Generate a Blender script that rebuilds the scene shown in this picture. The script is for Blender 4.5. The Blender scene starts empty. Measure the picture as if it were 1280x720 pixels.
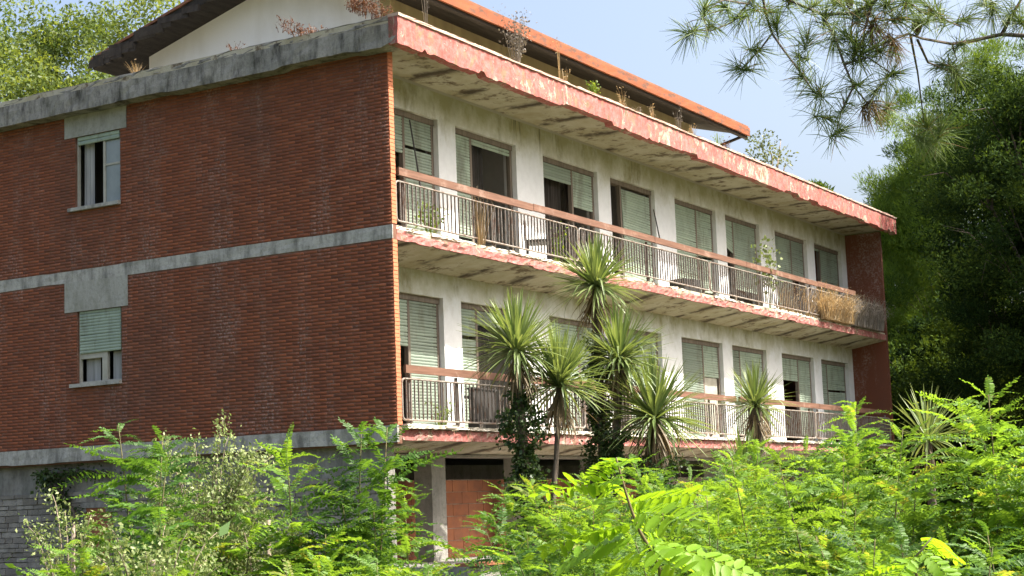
import bpy, math, random
import numpy as np
from mathutils import Vector, Matrix
rnd = random.Random(7)
rng = np.random.default_rng(11)
scene = bpy.context.scene
COL = scene.collection

# ------------------------------------------------------------------ camera
CR = np.array([0.5150, -0.8565, -0.0366]); CU = np.array([-0.0936, -0.0987, 0.9907]); CF = np.array([0.8521, 0.5065, 0.1311])
CF /= np.linalg.norm(CF); CR -= CF * (CR @ CF); CR /= np.linalg.norm(CR); CU = np.cross(CR, CF)
CP = np.array([-20.4965, -14.2888, 1.7192]); FPX = 2061.46
cam_data = bpy.data.cameras.new('camera'); cam = bpy.data.objects.new('camera', cam_data); COL.objects.link(cam)
cam_data.sensor_width = 36; cam_data.lens = FPX / 1280 * 36; cam_data.clip_start = 0.05; cam_data.clip_end = 2000
m = Matrix.Identity(4)
for i in range(3):
    m[i][0] = CR[i]; m[i][1] = CU[i]; m[i][2] = -CF[i]; m[i][3] = CP[i]
cam.matrix_world = m
scene.camera = cam

# ------------------------------------------------------------------ light
AZ = math.radians(155.0); EL = math.radians(51.5)
SUN = Vector((math.sin(AZ) * math.cos(EL), math.cos(AZ) * math.cos(EL), math.sin(EL)))
world = bpy.data.worlds.new('World'); scene.world = world; world.use_nodes = True
wn = world.node_tree.nodes; wl = world.node_tree.links
sky = wn.new('ShaderNodeTexSky'); sky.sky_type = 'NISHITA'; sky.sun_disc = False
sky.sun_elevation = EL; sky.sun_rotation = AZ; sky.air_density = 1.0; sky.dust_density = 7.5; sky.ozone_density = 1.0
wl.new(sky.outputs[0], wn['Background'].inputs[0]); wn['Background'].inputs[1].default_value = 0.15
sun_data = bpy.data.lights.new('sun', 'SUN'); sun_data.energy = 5.0; sun_data.angle = math.radians(0.53); sun_data.color = (1.0, 0.94, 0.84)
sun = bpy.data.objects.new('sun', sun_data); COL.objects.link(sun); sun.rotation_euler = SUN.to_track_quat('Z', 'Y').to_euler()
vs = scene.view_settings; vs.view_transform = 'Standard'; vs.look = 'None'; vs.exposure = 1.25; vs.gamma = 1
scene.cycles.max_bounces = 8; scene.cycles.transparent_max_bounces = 8
try:
    scene.cycles.use_denoising = True
except Exception:
    pass

# ------------------------------------------------------------------ helpers
def ray(x, y): return CF + CR * ((x - 640) / FPX) + CU * ((360 - y) / FPX)
def at(x, y, d): return CP + d * ray(x, y)
def onX(x, y, X): d = ray(x, y); return CP + d * ((X - CP[0]) / d[0])
def onY(x, y, Y): d = ray(x, y); return CP + d * ((Y - CP[1]) / d[1])

def tag(o, label=None, cat=None, group=None, kind=None):
    if label: o['label'] = label
    if cat: o['category'] = cat
    if group: o['group'] = group
    if kind: o['kind'] = kind
    return o
def empty(name, loc=(0, 0, 0), parent=None):
    o = bpy.data.objects.new(name, None); COL.objects.link(o); o.location = loc; o.empty_display_size = .2
    if parent: o.parent = parent
    return o
def link(name, me, mat, parent=None, loc=(0, 0, 0)):
    o = bpy.data.objects.new(name, me); COL.objects.link(o)
    if mat and not me.materials: me.materials.append(mat)
    if parent: o.parent = parent
    o.location = loc
    return o

def mesh_np(name, V, F, tint=None, smooth=False):
    """V (n,3); F list of (k,) arrays of equal length or 2D array; tint per vertex"""
    me = bpy.data.meshes.new(name)
    V = np.asarray(V, dtype=np.float32).reshape(-1, 3); F = np.asarray(F, dtype=np.int32); k = F.shape[1]
    me.vertices.add(len(V)); me.vertices.foreach_set('co', V.ravel())
    me.loops.add(F.size); me.loops.foreach_set('vertex_index', F.ravel())
    me.polygons.add(len(F)); me.polygons.foreach_set('loop_start', np.arange(0, F.size, k, dtype=np.int32))
    if smooth: me.polygons.foreach_set('use_smooth', np.ones(len(F), dtype=bool))
    if tint is not None:
        a = me.attributes.new('tint', 'FLOAT', 'POINT'); a.data.foreach_set('value', np.asarray(tint, dtype=np.float32))
    me.update(calc_edges=True)
    return me

class MB:
    def __init__(s): s.v = []; s.f = []; s.t = []
    def add(s, V, F, t=0.5):
        o = len(s.v); s.v += [tuple(map(float, p)) for p in V]; s.f += [tuple(i + o for i in f) for f in F]; s.t += [t] * len(V)
        return s
    def box(s, x0, x1, y0, y1, z0, z1, t=0.5, j=0.0):
        V = [(x, y, z) for z in (z0, z1) for x, y in ((x0, y0), (x1, y0), (x1, y1), (x0, y1))]
        if j: V = [(a + rnd.uniform(-j, j), b + rnd.uniform(-j, j), c + rnd.uniform(-j, j)) for a, b, c in V]
        return s.add(V, [(0, 3, 2, 1), (4, 5, 6, 7), (0, 1, 5, 4), (1, 2, 6, 5), (2, 3, 7, 6), (3, 0, 4, 7)], t)
    def prism(s, prof, axis_vals, mapf, t=0.5):
        """prof: list of 2D points; axis_vals=(a,b); mapf(p,a)->3D"""
        n = len(prof); V = [mapf(p, a) for a in axis_vals for p in prof]; F = []
        for k in range(len(axis_vals) - 1):
            for i in range(n): F.append((k * n + i, k * n + (i + 1) % n, (k + 1) * n + (i + 1) % n, (k + 1) * n + i))
        F.append(tuple(range(n - 1, -1, -1))); F.append(tuple(range((len(axis_vals) - 1) * n, len(axis_vals) * n)))
        return s.add(V, F, t)
    def tube(s, P, rad, n=6, t=0.5, cap=True):
        P = [np.asarray(p, float) for p in P]
        if not hasattr(rad, '__len__'): rad = [rad] * len(P)
        V = []; F = []; up0 = None
        for i, p in enumerate(P):
            d = P[min(i + 1, len(P) - 1)] - P[max(i - 1, 0)]; d = d / (np.linalg.norm(d) + 1e-9)
            h = np.array([0, 0, 1.]) if abs(d[2]) < .9 else np.array([1., 0, 0])
            if up0 is not None: h = up0
            a = h - d * (h @ d); a /= (np.linalg.norm(a) + 1e-9); up0 = a; b = np.cross(d, a)
            for k in range(n):
                q = 2 * math.pi * k / n; V.append(p + rad[i] * (math.cos(q) * a + math.sin(q) * b))
        for i in range(len(P) - 1):
            for k in range(n): F.append((i * n + k, i * n + (k + 1) % n, (i + 1) * n + (k + 1) % n, (i + 1) * n + k))
        if cap: F.append(tuple(range(n - 1, -1, -1))); F.append(tuple(range((len(P) - 1) * n, len(P) * n)))
        return s.add(V, F, t)
    def mesh(s, name, smooth=False):
        me = bpy.data.meshes.new(name); me.from_pydata(s.v, [], s.f)
        a = me.attributes.new('tint', 'FLOAT', 'POINT'); a.data.foreach_set('value', np.asarray(s.t, dtype=np.float32))
        if smooth: me.polygons.foreach_set('use_smooth', np.ones(len(me.polygons), dtype=bool))
        me.update(); return me
    def build(s, name, mat, parent=None, smooth=False, loc=(0, 0, 0)): return link(name, s.mesh(name, smooth), mat, parent, loc)

def wall_holes(us, ue, vs_, ve, holes, t0, t1, mapf):
    """solid slab from t0 to t1 with rectangular holes (u0,u1,v0,v1); mapf(u,v,t)->xyz"""
    U = sorted({us, ue, *[h[0] for h in holes], *[h[1] for h in holes]}); W = sorted({vs_, ve, *[h[2] for h in holes], *[h[3] for h in holes]})
    U = [u for u in U if us <= u <= ue]; W = [w for w in W if vs_ <= w <= ve]
    def solid(i, j):
        if i < 0 or j < 0 or i >= len(U) - 1 or j >= len(W) - 1: return False
        cu = (U[i] + U[i + 1]) / 2; cv = (W[j] + W[j + 1]) / 2
        return not any(h[0] < cu < h[1] and h[2] < cv < h[3] for h in holes)
    b = MB()
    for i in range(len(U) - 1):
        for j in range(len(W) - 1):
            if not solid(i, j): continue
            a0, a1, c0, c1 = U[i], U[i + 1], W[j], W[j + 1]
            Q = [[(a0, c0, t0), (a1, c0, t0), (a1, c1, t0), (a0, c1, t0)], [(a0, c0, t1), (a0, c1, t1), (a1, c1, t1), (a1, c0, t1)]]
            if not solid(i - 1, j): Q.append([(a0, c0, t0), (a0, c1, t0), (a0, c1, t1), (a0, c0, t1)])
            if not solid(i + 1, j): Q.append([(a1, c0, t0), (a1, c0, t1), (a1, c1, t1), (a1, c1, t0)])
            if not solid(i, j - 1): Q.append([(a0, c0, t0), (a0, c0, t1), (a1, c0, t1), (a1, c0, t0)])
            if not solid(i, j + 1): Q.append([(a0, c1, t0), (a1, c1, t0), (a1, c1, t1), (a0, c1, t1)])
            for q in Q: b.add([mapf(*p) for p in q], [(0, 1, 2, 3)])
    return b

def chipped_bar(x0, x1, y0, y1, z0, z1, step, abot, atop, aface, seed):
    """bar along x with ragged bottom/top edges and an uneven front face"""
    r = random.Random(seed); n = max(2, int((x1 - x0) / step)); b = MB(); rows = []
    wb = wt = 0
    for i in range(n + 1):
        x = x0 + (x1 - x0) * i / n
        if 0 < i < n: x += r.uniform(-.3, .3) * step
        if r.random() < .25: wb = r.random() ** 3
        if r.random() < .25: wt = r.random() ** 3
        zb = z0 + abot * wb + r.uniform(0, abot * .18); zt = z1 - atop * wt - r.uniform(0, atop * .18)
        rows.append([(x, y0 + r.uniform(0, aface), zb), (x, y0 + r.uniform(0, aface), zb * .67 + zt * .33), (x, y0 + r.uniform(0, aface), zb * .33 + zt * .67), (x, y0 + r.uniform(0, aface), zt), (x, y1, zt + .0), (x, y1, zb)])
    V = [p for w in rows for p in w]; F = []; k = 6
    for i in range(n):
        for j in range(k): F.append((i * k + j, (i + 1) * k + j, (i + 1) * k + (j + 1) % k, i * k + (j + 1) % k))
    F.append(tuple(range(k))); F.append(tuple(range(n * k + k - 1, n * k - 1, -1)))
    b.add(V, F); return b

# ------------------------------------------------------------------ materials
class NT:
    def __init__(s, name):
        s.m = bpy.data.materials.new(name); s.m.use_nodes = True; s.n = s.m.node_tree.nodes; s.l = s.m.node_tree.links
        s.b = s.n['Principled BSDF']; s.out = s.n['Material Output']; s.co = s.n.new('ShaderNodeTexCoord').outputs['Object']
        s.geo = None
    def world(s):
        if not s.geo: s.geo = s.n.new('ShaderNodeNewGeometry')
        return s.geo.outputs['Position']
    def mapping(s, src, sc=(1, 1, 1), loc=(0, 0, 0), rot=(0, 0, 0)):
        k = s.n.new('ShaderNodeMapping'); s.l.new(src, k.inputs[0]); k.inputs['Scale'].default_value = sc; k.inputs['Location'].default_value = loc; k.inputs['Rotation'].default_value = rot
        return k.outputs[0]
    def noise(s, src, scale, detail=4, rough=.6, out='Fac', dist=0):
        k = s.n.new('ShaderNodeTexNoise'); s.l.new(src, k.inputs['Vector']); k.inputs['Scale'].default_value = scale; k.inputs['Detail'].default_value = detail; k.inputs['Roughness'].default_value = rough; k.inputs['Distortion'].default_value = dist
        return k.outputs[0 if out == 'Fac' else 1]
    def ramp(s, src, stops):
        k = s.n.new('ShaderNodeValToRGB'); s.l.new(src, k.inputs[0]); e = k.color_ramp.elements
        while len(e) < len(stops): e.new(.5)
        for q, (p, c) in zip(e, stops):
            q.position = p; q.color = (*c, 1) if hasattr(c, '__len__') else (c, c, c, 1)
        return k.outputs[0]
    def mix(s, f, a, b, mode='MIX'):
        k = s.n.new('ShaderNodeMix'); k.data_type = 'RGBA'; k.blend_type = mode
        for inp, v in ((k.inputs[0], f), (k.inputs[6], a), (k.inputs[7], b)):
            if hasattr(v, 'default_value') or isinstance(v, bpy.types.NodeSocket): s.l.new(v, inp)
            elif hasattr(v, '__len__'): inp.default_value = (*v, 1)
            else: inp.default_value = v
        return k.outputs[2]
    def math(s, op, a, b=0.0, c=None):
        k = s.n.new('ShaderNodeMath'); k.operation = op
        for i, v in enumerate((a, b, c)):
            if v is None: continue
            if isinstance(v, bpy.types.NodeSocket): s.l.new(v, k.inputs[i])
            else: k.inputs[i].default_value = v
        return k.outputs[0]
    def sep(s, src):
        k = s.n.new('ShaderNodeSeparateXYZ'); s.l.new(src, k.inputs[0]); return k.outputs
    def attr(s, name='tint'):
        k = s.n.new('ShaderNodeAttribute'); k.attribute_name = name; return k.outputs['Fac']
    def bump(s, h, strength=.3, dist=.02):
        k = s.n.new('ShaderNodeBump'); s.l.new(h, k.inputs['Height']); k.inputs['Strength'].default_value = strength; k.inputs['Distance'].default_value = dist
        s.l.new(k.outputs[0], s.b.inputs['Normal']); return s
    def col(s, c, rough=.8, spec=.3):
        if isinstance(c, bpy.types.NodeSocket): s.l.new(c, s.b.inputs['Base Color'])
        else: s.b.inputs['Base Color'].default_value = (*c, 1)
        if isinstance(rough, bpy.types.NodeSocket): s.l.new(rough, s.b.inputs['Roughness'])
        else: s.b.inputs['Roughness'].default_value = rough
        s.b.inputs['Specular IOR Level'].default_value = spec
        return s
M = {}
def mat(name):
    t = NT(name); M[name] = t.m; return t

t = mat('brick'); w = t.world()
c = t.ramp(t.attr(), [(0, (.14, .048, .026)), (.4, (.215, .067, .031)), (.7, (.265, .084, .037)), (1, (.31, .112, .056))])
c = t.mix(t.ramp(t.noise(w, 40, 3), [(.3, 0), (.8, .4)]), c, (.19, .062, .034))
c = t.mix(t.ramp(t.noise(t.mapping(w, (1, 1, .55)), .65, 6, .62), [(.47, 0), (.72, .68)]), c, (.12, .058, .040))
st = t.math('MULTIPLY', t.ramp(t.noise(t.mapping(w, (1, 1, .35)), 1.3, 4, .7), [(.50, 0), (.64, 1)]), t.ramp(t.noise(w, 22, 3, .7), [(.46, 0), (.62, .5)]))
c = t.mix(st, c, (.36, .30, .27))
t.col(c, .85).bump(t.noise(w, 60, 4), .4, .004)

t = mat('sunlit_brick'); w = t.world(); c = t.mix(t.attr(), (.40, .125, .058), (.52, .19, .095)); c = t.mix(t.ramp(t.noise(w, 9, 4), [(.45, 0), (.75, .4)]), c, (.30, .10, .06)); t.col(c, .85)  # brighter copy of the brick: sunlight on the fin face put into the colour
t = mat('mortar'); c = t.ramp(t.noise(t.world(), 3, 5), [(.3, (.12, .058, .040)), (.55, (.18, .09, .06)), (.75, (.30, .21, .165))]); t.col(c, .95)

def concrete(name, base, dark, light, streak=.7, moss=0.0):
    t = mat(name); w = t.world()
    c = t.mix(t.ramp(t.noise(w, 2.2, 6, .65), [(.3, 0), (.7, 1)]), base, light)
    c = t.mix(t.ramp(t.noise(t.mapping(w, (1, 1, .28)), 3.6, 6, .7), [(.46, 0), (.66, streak)]), c, dark)
    c = t.mix(t.ramp(t.noise(w, 14, 4, .6), [(.5, 0), (.8, .55)]), c, dark)
    if moss: c = t.mix(t.ramp(t.noise(t.mapping(w, (1, 1, .6)), 1.7, 5, .7), [(.5, 0), (.7, moss)]), c, (.09, .10, .035))
    t.col(c, .92).bump(t.noise(w, 18, 6, .7), .55, .02)
concrete('concrete', (.21, .205, .185), (.036, .034, .03), (.35, .335, .30), .92, .2)
concrete('band_concrete', (.35, .345, .315), (.09, .088, .078), (.46, .45, .41), .75, .2)
concrete('panel_concrete', (.33, .33, .295), (.16, .16, .125), (.385, .38, .345), .4, .3)
concrete('base_concrete', (.23, .215, .19), (.08, .078, .07), (.30, .295, .275), .6, .25)
concrete('post_concrete', (.27, .26, .23), (.10, .10, .09), (.33, .32, .29), .4, .2)

# stained plaster of the wall behind the balconies: grime and algae hang from the top of each storey
def plaster(name, base):
    t = mat(name); w = t.world(); x, y, z = t.sep(w)
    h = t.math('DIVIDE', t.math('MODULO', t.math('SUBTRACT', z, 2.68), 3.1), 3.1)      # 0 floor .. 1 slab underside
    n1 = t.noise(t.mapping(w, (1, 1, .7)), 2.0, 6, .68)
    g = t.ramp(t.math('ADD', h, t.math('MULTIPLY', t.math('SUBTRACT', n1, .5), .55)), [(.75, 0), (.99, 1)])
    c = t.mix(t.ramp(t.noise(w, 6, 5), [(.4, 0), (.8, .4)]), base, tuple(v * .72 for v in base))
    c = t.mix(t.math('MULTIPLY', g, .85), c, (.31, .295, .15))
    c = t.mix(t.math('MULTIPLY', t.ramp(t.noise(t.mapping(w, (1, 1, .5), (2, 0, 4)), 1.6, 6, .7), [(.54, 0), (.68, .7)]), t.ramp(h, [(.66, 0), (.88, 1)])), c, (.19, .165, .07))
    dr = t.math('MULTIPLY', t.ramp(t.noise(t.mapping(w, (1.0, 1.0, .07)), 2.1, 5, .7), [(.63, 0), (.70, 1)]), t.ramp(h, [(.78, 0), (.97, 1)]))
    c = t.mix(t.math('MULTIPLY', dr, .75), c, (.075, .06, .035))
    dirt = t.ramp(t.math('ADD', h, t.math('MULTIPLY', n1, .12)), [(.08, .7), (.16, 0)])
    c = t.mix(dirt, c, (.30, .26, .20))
    t.col(c, .9).bump(t.noise(w, 25, 5), .25, .01)
plaster('plaster', (.71, .73, .745))

t = mat('attic_plaster'); w = t.world()
c = t.mix(t.ramp(t.noise(t.mapping(w, (1, 1, .4)), 1.6, 5), [(.45, 0), (.75, .7)]), (.75, .755, .74), (.60, .59, .54)); t.col(c, .92).bump(t.noise(w, 20, 4), .2, .01)
t = mat('ochre_plaster'); w = t.world()
c = t.mix(t.ramp(t.noise(t.mapping(w, (1, 1, .3)), 2.0, 5), [(.4, 0), (.75, .8)]), (.42, .36, .20), (.24, .20, .11)); t.col(c, .92)

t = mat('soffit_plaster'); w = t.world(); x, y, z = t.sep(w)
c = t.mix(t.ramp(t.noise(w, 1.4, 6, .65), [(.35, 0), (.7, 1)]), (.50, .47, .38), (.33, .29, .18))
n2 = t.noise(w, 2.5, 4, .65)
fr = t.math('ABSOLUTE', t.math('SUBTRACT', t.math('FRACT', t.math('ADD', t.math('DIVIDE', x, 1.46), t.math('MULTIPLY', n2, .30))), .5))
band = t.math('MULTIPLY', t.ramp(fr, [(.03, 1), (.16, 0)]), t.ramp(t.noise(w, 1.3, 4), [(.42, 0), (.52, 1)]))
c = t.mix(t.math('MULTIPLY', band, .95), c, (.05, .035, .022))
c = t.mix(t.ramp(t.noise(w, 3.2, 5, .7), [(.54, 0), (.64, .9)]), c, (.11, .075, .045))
t.col(c, .92).bump(t.noise(w, 9, 6, .7), .6, .03)

def red_paint(name, a, b2, pl, dk):
    t = mat(name); w = t.world()
    c = t.mix(t.ramp(t.noise(w, 1.7, 5, .65), [(.3, 0), (.7, 1)]), a, b2)
    c = t.mix(t.ramp(t.noise(w, 11, 6, .7), [(.42, 0), (.66, .75)]), c, tuple(q * .72 + .12 for q in b2))
    n3 = t.math('ADD', t.noise(t.mapping(w, (1, 1, .7)), 4.6, 8, .75, dist=.4), t.math('MULTIPLY', t.math('SUBTRACT', t.noise(w, .8, 3), .5), .35))
    peel = t.ramp(n3, [(.55, 0), (.59, pl)])
    c = t.mix(peel, c, t.ramp(t.noise(w, 9, 5, .7), [(.35, (.27, .235, .18)), (.65, (.53, .45, .36))]))
    c = t.mix(t.ramp(t.noise(t.mapping(w, (1, 1, .6), (5, 2, 1)), 5.2, 8, .75, dist=.5), [(.545, 0), (.60, .85)]), c, (.20, .165, .10))
    c = t.mix(t.ramp(t.noise(t.mapping(w, (1, 1, .15), (3, 0, 0)), 3.2, 5, .65), [(.56, 0), (.72, dk)]), c, (.13, .06, .05))
    t.col(c, .8, .2).bump(t.math('ADD', peel, t.noise(w, 30, 4)), .6, .014)
red_paint('red_paint', (.33, .075, .063), (.39, .12, .10), .8, .8)
red_paint('slab_red', (.27, .07, .06), (.37, .14, .12), .7, .7)

t = mat('eave_paint'); w = t.world()
c = t.mix(t.ramp(t.noise(w, 2.2, 6, .7), [(.3, 0), (.72, 1)]), (.30, .088, .03), (.20, .06, .028))
c = t.mix(t.ramp(t.noise(t.mapping(w, (.6, 1, 2)), 5, 5, .7), [(.50, 0), (.60, .85)]), c, (.105, .06, .042))
t.col(c, .75).bump(t.noise(w, 25, 4), .3, .01)
t = mat('dark_board'); w = t.world()
c = t.ramp(t.noise(t.mapping(w, (1, 6, 3)), 1.5, 5, .7), [(.3, (.022, .019, .017)), (.7, (.06, .05, .042))]); t.col(c, .9).bump(t.noise(w, 12, 5), .5, .02)
t = mat('roof_tile'); w = t.world(); c = t.ramp(t.noise(w, 3, 5), [(.3, (.16, .07, .04)), (.7, (.26, .12, .07))]); t.col(c, .9)

t = mat('shutter'); w = t.world()
c = t.mix(t.ramp(t.noise(w, 1.8, 5, .65), [(.35, 0), (.75, 1)]), (.37, .45, .36), (.25, .32, .255))
c = t.mix(t.attr(), c, (.20, .245, .20))
c = t.mix(t.ramp(t.noise(t.mapping(w, (1, 1, .3)), 3, 6, .75), [(.5, 0), (.68, .75)]), c, (.13, .13, .095))
t.col(c, .55, .35)
t = mat('frame_wood'); w = t.world(); c = t.ramp(t.noise(t.mapping(w, (6, 6, .6)), 3, 5), [(.3, (.12, .095, .075)), (.7, (.21, .175, .14))]); t.col(c, .75)
t = mat('pale_frame'); w = t.world(); c = t.ramp(t.noise(w, 6, 4), [(.3, (.33, .32, .26)), (.7, (.44, .43, .37))]); t.col(c, .6)
t = mat('glass'); w = t.world(); t.col(t.ramp(t.noise(w, 3, 4), [(.35, (.03, .032, .03)), (.7, (.07, .07, .065))]), t.ramp(t.noise(w, 5, 3), [(.3, .10), (.7, .3)]), .4); t.b.inputs['Alpha'].default_value = .10
t = mat('frosted_glass'); w = t.world(); t.col(t.ramp(t.noise(w, 2, 4), [(.3, (.17, .20, .20)), (.7, (.28, .31, .31))]), .35, .5)
t = mat('interior'); w = t.world(); t.col(t.ramp(t.noise(w, 1.5, 5), [(.3, (.30, .28, .25)), (.7, (.42, .40, .36))]), .95)
t = mat('curtain'); w = t.world(); t.col(t.ramp(t.noise(t.mapping(w, (8, 8, .5)), 2, 4), [(.3, (.22, .22, .21)), (.7, (.40, .40, .39))]), .95)
t = mat('dark_curtain'); w = t.world(); t.col(t.ramp(t.noise(t.mapping(w, (9, 9, .4)), 2, 4), [(.3, (.018, .015, .013)), (.7, (.06, .05, .042))]), .95)
t = mat('wood_rail'); w = t.world()
c = t.ramp(t.noise(t.mapping(w, (.5, 8, 8)), 3, 5), [(.3, (.11, .054, .034)), (.7, (.20, .105, .07))])
c = t.mix(t.ramp(t.noise(w, 2.5, 5, .7), [(.55, 0), (.75, .6)]), c, (.40, .30, .24)); t.col(c, .7).bump(t.noise(t.mapping(w, (.5, 9, 9)), 6, 4), .3, .006)
t = mat('iron'); w = t.world(); c = t.mix(t.ramp(t.noise(w, 9, 5, .7), [(.48, 0), (.62, 1)]), (.19, .17, .155), (.12, .07, .048)); t.col(c, .6, .4)
t = mat('pale_iron'); w = t.world(); c = t.mix(t.ramp(t.noise(w, 7, 5, .7), [(.48, 0), (.62, 1)]), (.27, .24, .21), (.16, .10, .07)); t.col(c, .6, .4)
t = mat('edging'); w = t.world(); c = t.mix(t.ramp(t.noise(w, 5, 6, .7), [(.4, 0), (.7, 1)]), (.60, .57, .50), (.34, .30, .23)); t.col(c, .9).bump(t.noise(w, 30, 5), .5, .01)
t = mat('cap_paint'); w = t.world(); c = t.mix(t.ramp(t.noise(w, 4, 6, .7), [(.4, 0), (.65, 1)]), (.44, .27, .22), (.50, .42, .34)); t.col(c, .85)
t = mat('stone'); w = t.world()
c = t.mix(t.attr(), (.20, .18, .15), (.36, .335, .29)); c = t.mix(t.ramp(t.noise(w, 7, 5, .7), [(.4, 0), (.7, .7)]), c, (.13, .125, .12)); t.col(c, .95).bump(t.noise(w, 35, 5), .6, .02)
t = mat('terracotta'); w = t.world()
c = t.mix(t.attr(), (.29, .105, .05), (.36, .145, .075)); c = t.mix(t.ramp(t.noise(w, 4, 5, .7), [(.42, 0), (.7, .7)]), c, (.17, .08, .055)); t.col(c, .9).bump(t.math('SINE', t.math('MULTIPLY', t.sep(w)[0], 160)), .3, .004)
t = mat('mortar_light'); w = t.world(); t.col(t.ramp(t.noise(w, 9, 4), [(.3, (.20, .15, .12)), (.7, (.42, .36, .30))]), .95)
t = mat('dark_plastic'); t.col((.045, .042, .04), .6)
t = mat('soil'); w = t.world(); c = t.ramp(t.noise(w, 2.5, 8, .7), [(.3, (.035, .03, .018)), (.55, (.06, .065, .025)), (.75, (.10, .085, .05))]); t.col(c, 1).bump(t.noise(w, 8, 6), .6, .05)
t = mat('bark'); w = t.world(); c = t.ramp(t.noise(t.mapping(w, (5, 5, 1)), 4, 6, .7), [(.3, (.05, .04, .03)), (.7, (.16, .13, .10))]); t.col(c, .95).bump(t.noise(t.mapping(w, (6, 6, 1)), 6, 5), .7, .03)
t = mat('pale_bark'); w = t.world(); c = t.ramp(t.noise(t.mapping(w, (5, 5, 1)), 5, 6, .7), [(.3, (.17, .13, .10)), (.7, (.34, .28, .22))]); t.col(c, .95)
t = mat('green_stem'); t.col(t.ramp(t.noise(t.world(), 6, 3), [(.3, (.07, .09, .03)), (.7, (.16, .12, .06))]), .8)
t = mat('cone_scale'); t.col(t.ramp(t.noise(t.world(), 40, 3), [(.3, (.07, .045, .03)), (.7, (.15, .10, .065))]), .85)

def leaf(name, lo, hi, trans=.45, tcol=None, rough=.5, spec=.35, dry=None):
    t = NT(name); M[name] = t.m; w = t.world()
    c = t.ramp(t.attr(), [(0, lo), (1, hi)] if dry is None else [(0, lo), (.85, hi), (.97, hi), (1, dry)])
    c = t.mix(t.ramp(t.noise(w, 1.1, 3), [(.35, 0), (.7, .45)]), c, tuple(v * .62 for v in lo))
    t.col(c, rough, spec)
    tr = t.n.new('ShaderNodeBsdfTranslucent'); t.l.new(t.mix(1.0, c, tcol or (1.5, 1.25, .6), 'MULTIPLY'), tr.inputs[0])
    k = t.n.new('ShaderNodeMixShader'); k.inputs[0].default_value = trans
    t.l.new(t.b.outputs[0], k.inputs[1]); t.l.new(tr.outputs[0], k.inputs[2]); t.l.new(k.outputs[0], t.out.inputs[0])
leaf('locust_leaf', (.095, .205, .030), (.185, .34, .042), .58, dry=(.27, .31, .06))
leaf('locust_deep', (.045, .12, .024), (.115, .24, .034), .5)
leaf('near_leaf', (.15, .31, .02), (.25, .45, .03), .56)
leaf('pale_leaf', (.13, .20, .05), (.34, .38, .16), .35, (1.1, 1.1, .8))
leaf('sword_leaf', (.085, .15, .04), (.33, .40, .17), .3, (1.3, 1.2, .6), .4, .5)
leaf('dead_leaf', (.13, .095, .05), (.34, .27, .16), .3, (1.2, 1.0, .7))
leaf('ivy_leaf', (.022, .05, .014), (.075, .13, .03), .25)
leaf('tree_leaf', (.06, .11, .025), (.19, .26, .065), .5)
leaf('evergreen_leaf', (.018, .042, .011), (.15, .24, .038), .32, None, .8, .08)
leaf('pine_leaf', (.04, .085, .016), (.22, .35, .05), .4, None, .7, .12)
leaf('far_leaf', (.10, .14, .07), (.20, .24, .12), .4)
leaf('needle', (.075, .125, .04), (.21, .28, .08), .3, (1.2, 1.15, .7), dry=(.22, .13, .06))
leaf('straw', (.26, .19, .10), (.55, .44, .27), .4, (1.2, 1.0, .7))
leaf('rust_weed', (.09, .045, .028), (.21, .105, .062), .4, (1.2, 1.0, .7))
leaf('grey_weed', (.14, .12, .10), (.34, .31, .26), .3, (1.1, 1.0, .8))
leaf('weed_leaf', (.10, .19, .03), (.24, .34, .06), .5)

# ------------------------------------------------------------------ ground
n = 60; g = np.linspace(-1, 1, n); gx = np.sign(g) * np.abs(g) ** 3 * 700
X, Y = np.meshgrid(gx, gx, indexing='ij'); Z = .06 * np.sin(X * .9) * np.cos(Y * .7) * (np.hypot(X, Y) < 60)
V = np.stack([X, Y, Z - .02], -1).reshape(-1, 3); I = np.arange(n * n).reshape(n, n)
F = np.stack([I[:-1, :-1], I[1:, :-1], I[1:, 1:], I[:-1, 1:]], -1).reshape(-1, 4)
tag(link('ground', mesh_np('ground', V, F), M['soil']), 'dark overgrown soil around the abandoned building', kind='structure')

# ================================================================== BUILDING
D = 1.0; XL = 23.7; YB = 10.4; FIN = .13
Z1T, Z1B, Z2T, Z2B, ZFB, ZFT = 3.0, 2.74, 6.07, 5.85, 8.787, 9.262
bld = empty('apartment_building', (0, 0, 0))
tag(bld, 'abandoned three-storey apartment block of dark red brick with long white balconies', 'building')

DOORS = []
for rm in range(4):
    b0 = .18 + 5.87 * rm
    DOORS += [(b0 + .51, b0 + 2.73, .59), (b0 + 3.29, b0 + 5.37, .31)]
ZT = {1: 5.28, 2: 8.40}; ZF = {1: Z1T, 2: Z2T}

# --- long wall behind the balconies
wall_holes(FIN, XL - FIN, Z1T, ZFB + .2, [(a, b, ZF[k], ZT[k]) for k in (1, 2) for a, b, _ in DOORS], D, D + .28, lambda u, v, t: (u, t, v)).build('front_wall', M['plaster'], bld)

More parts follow.
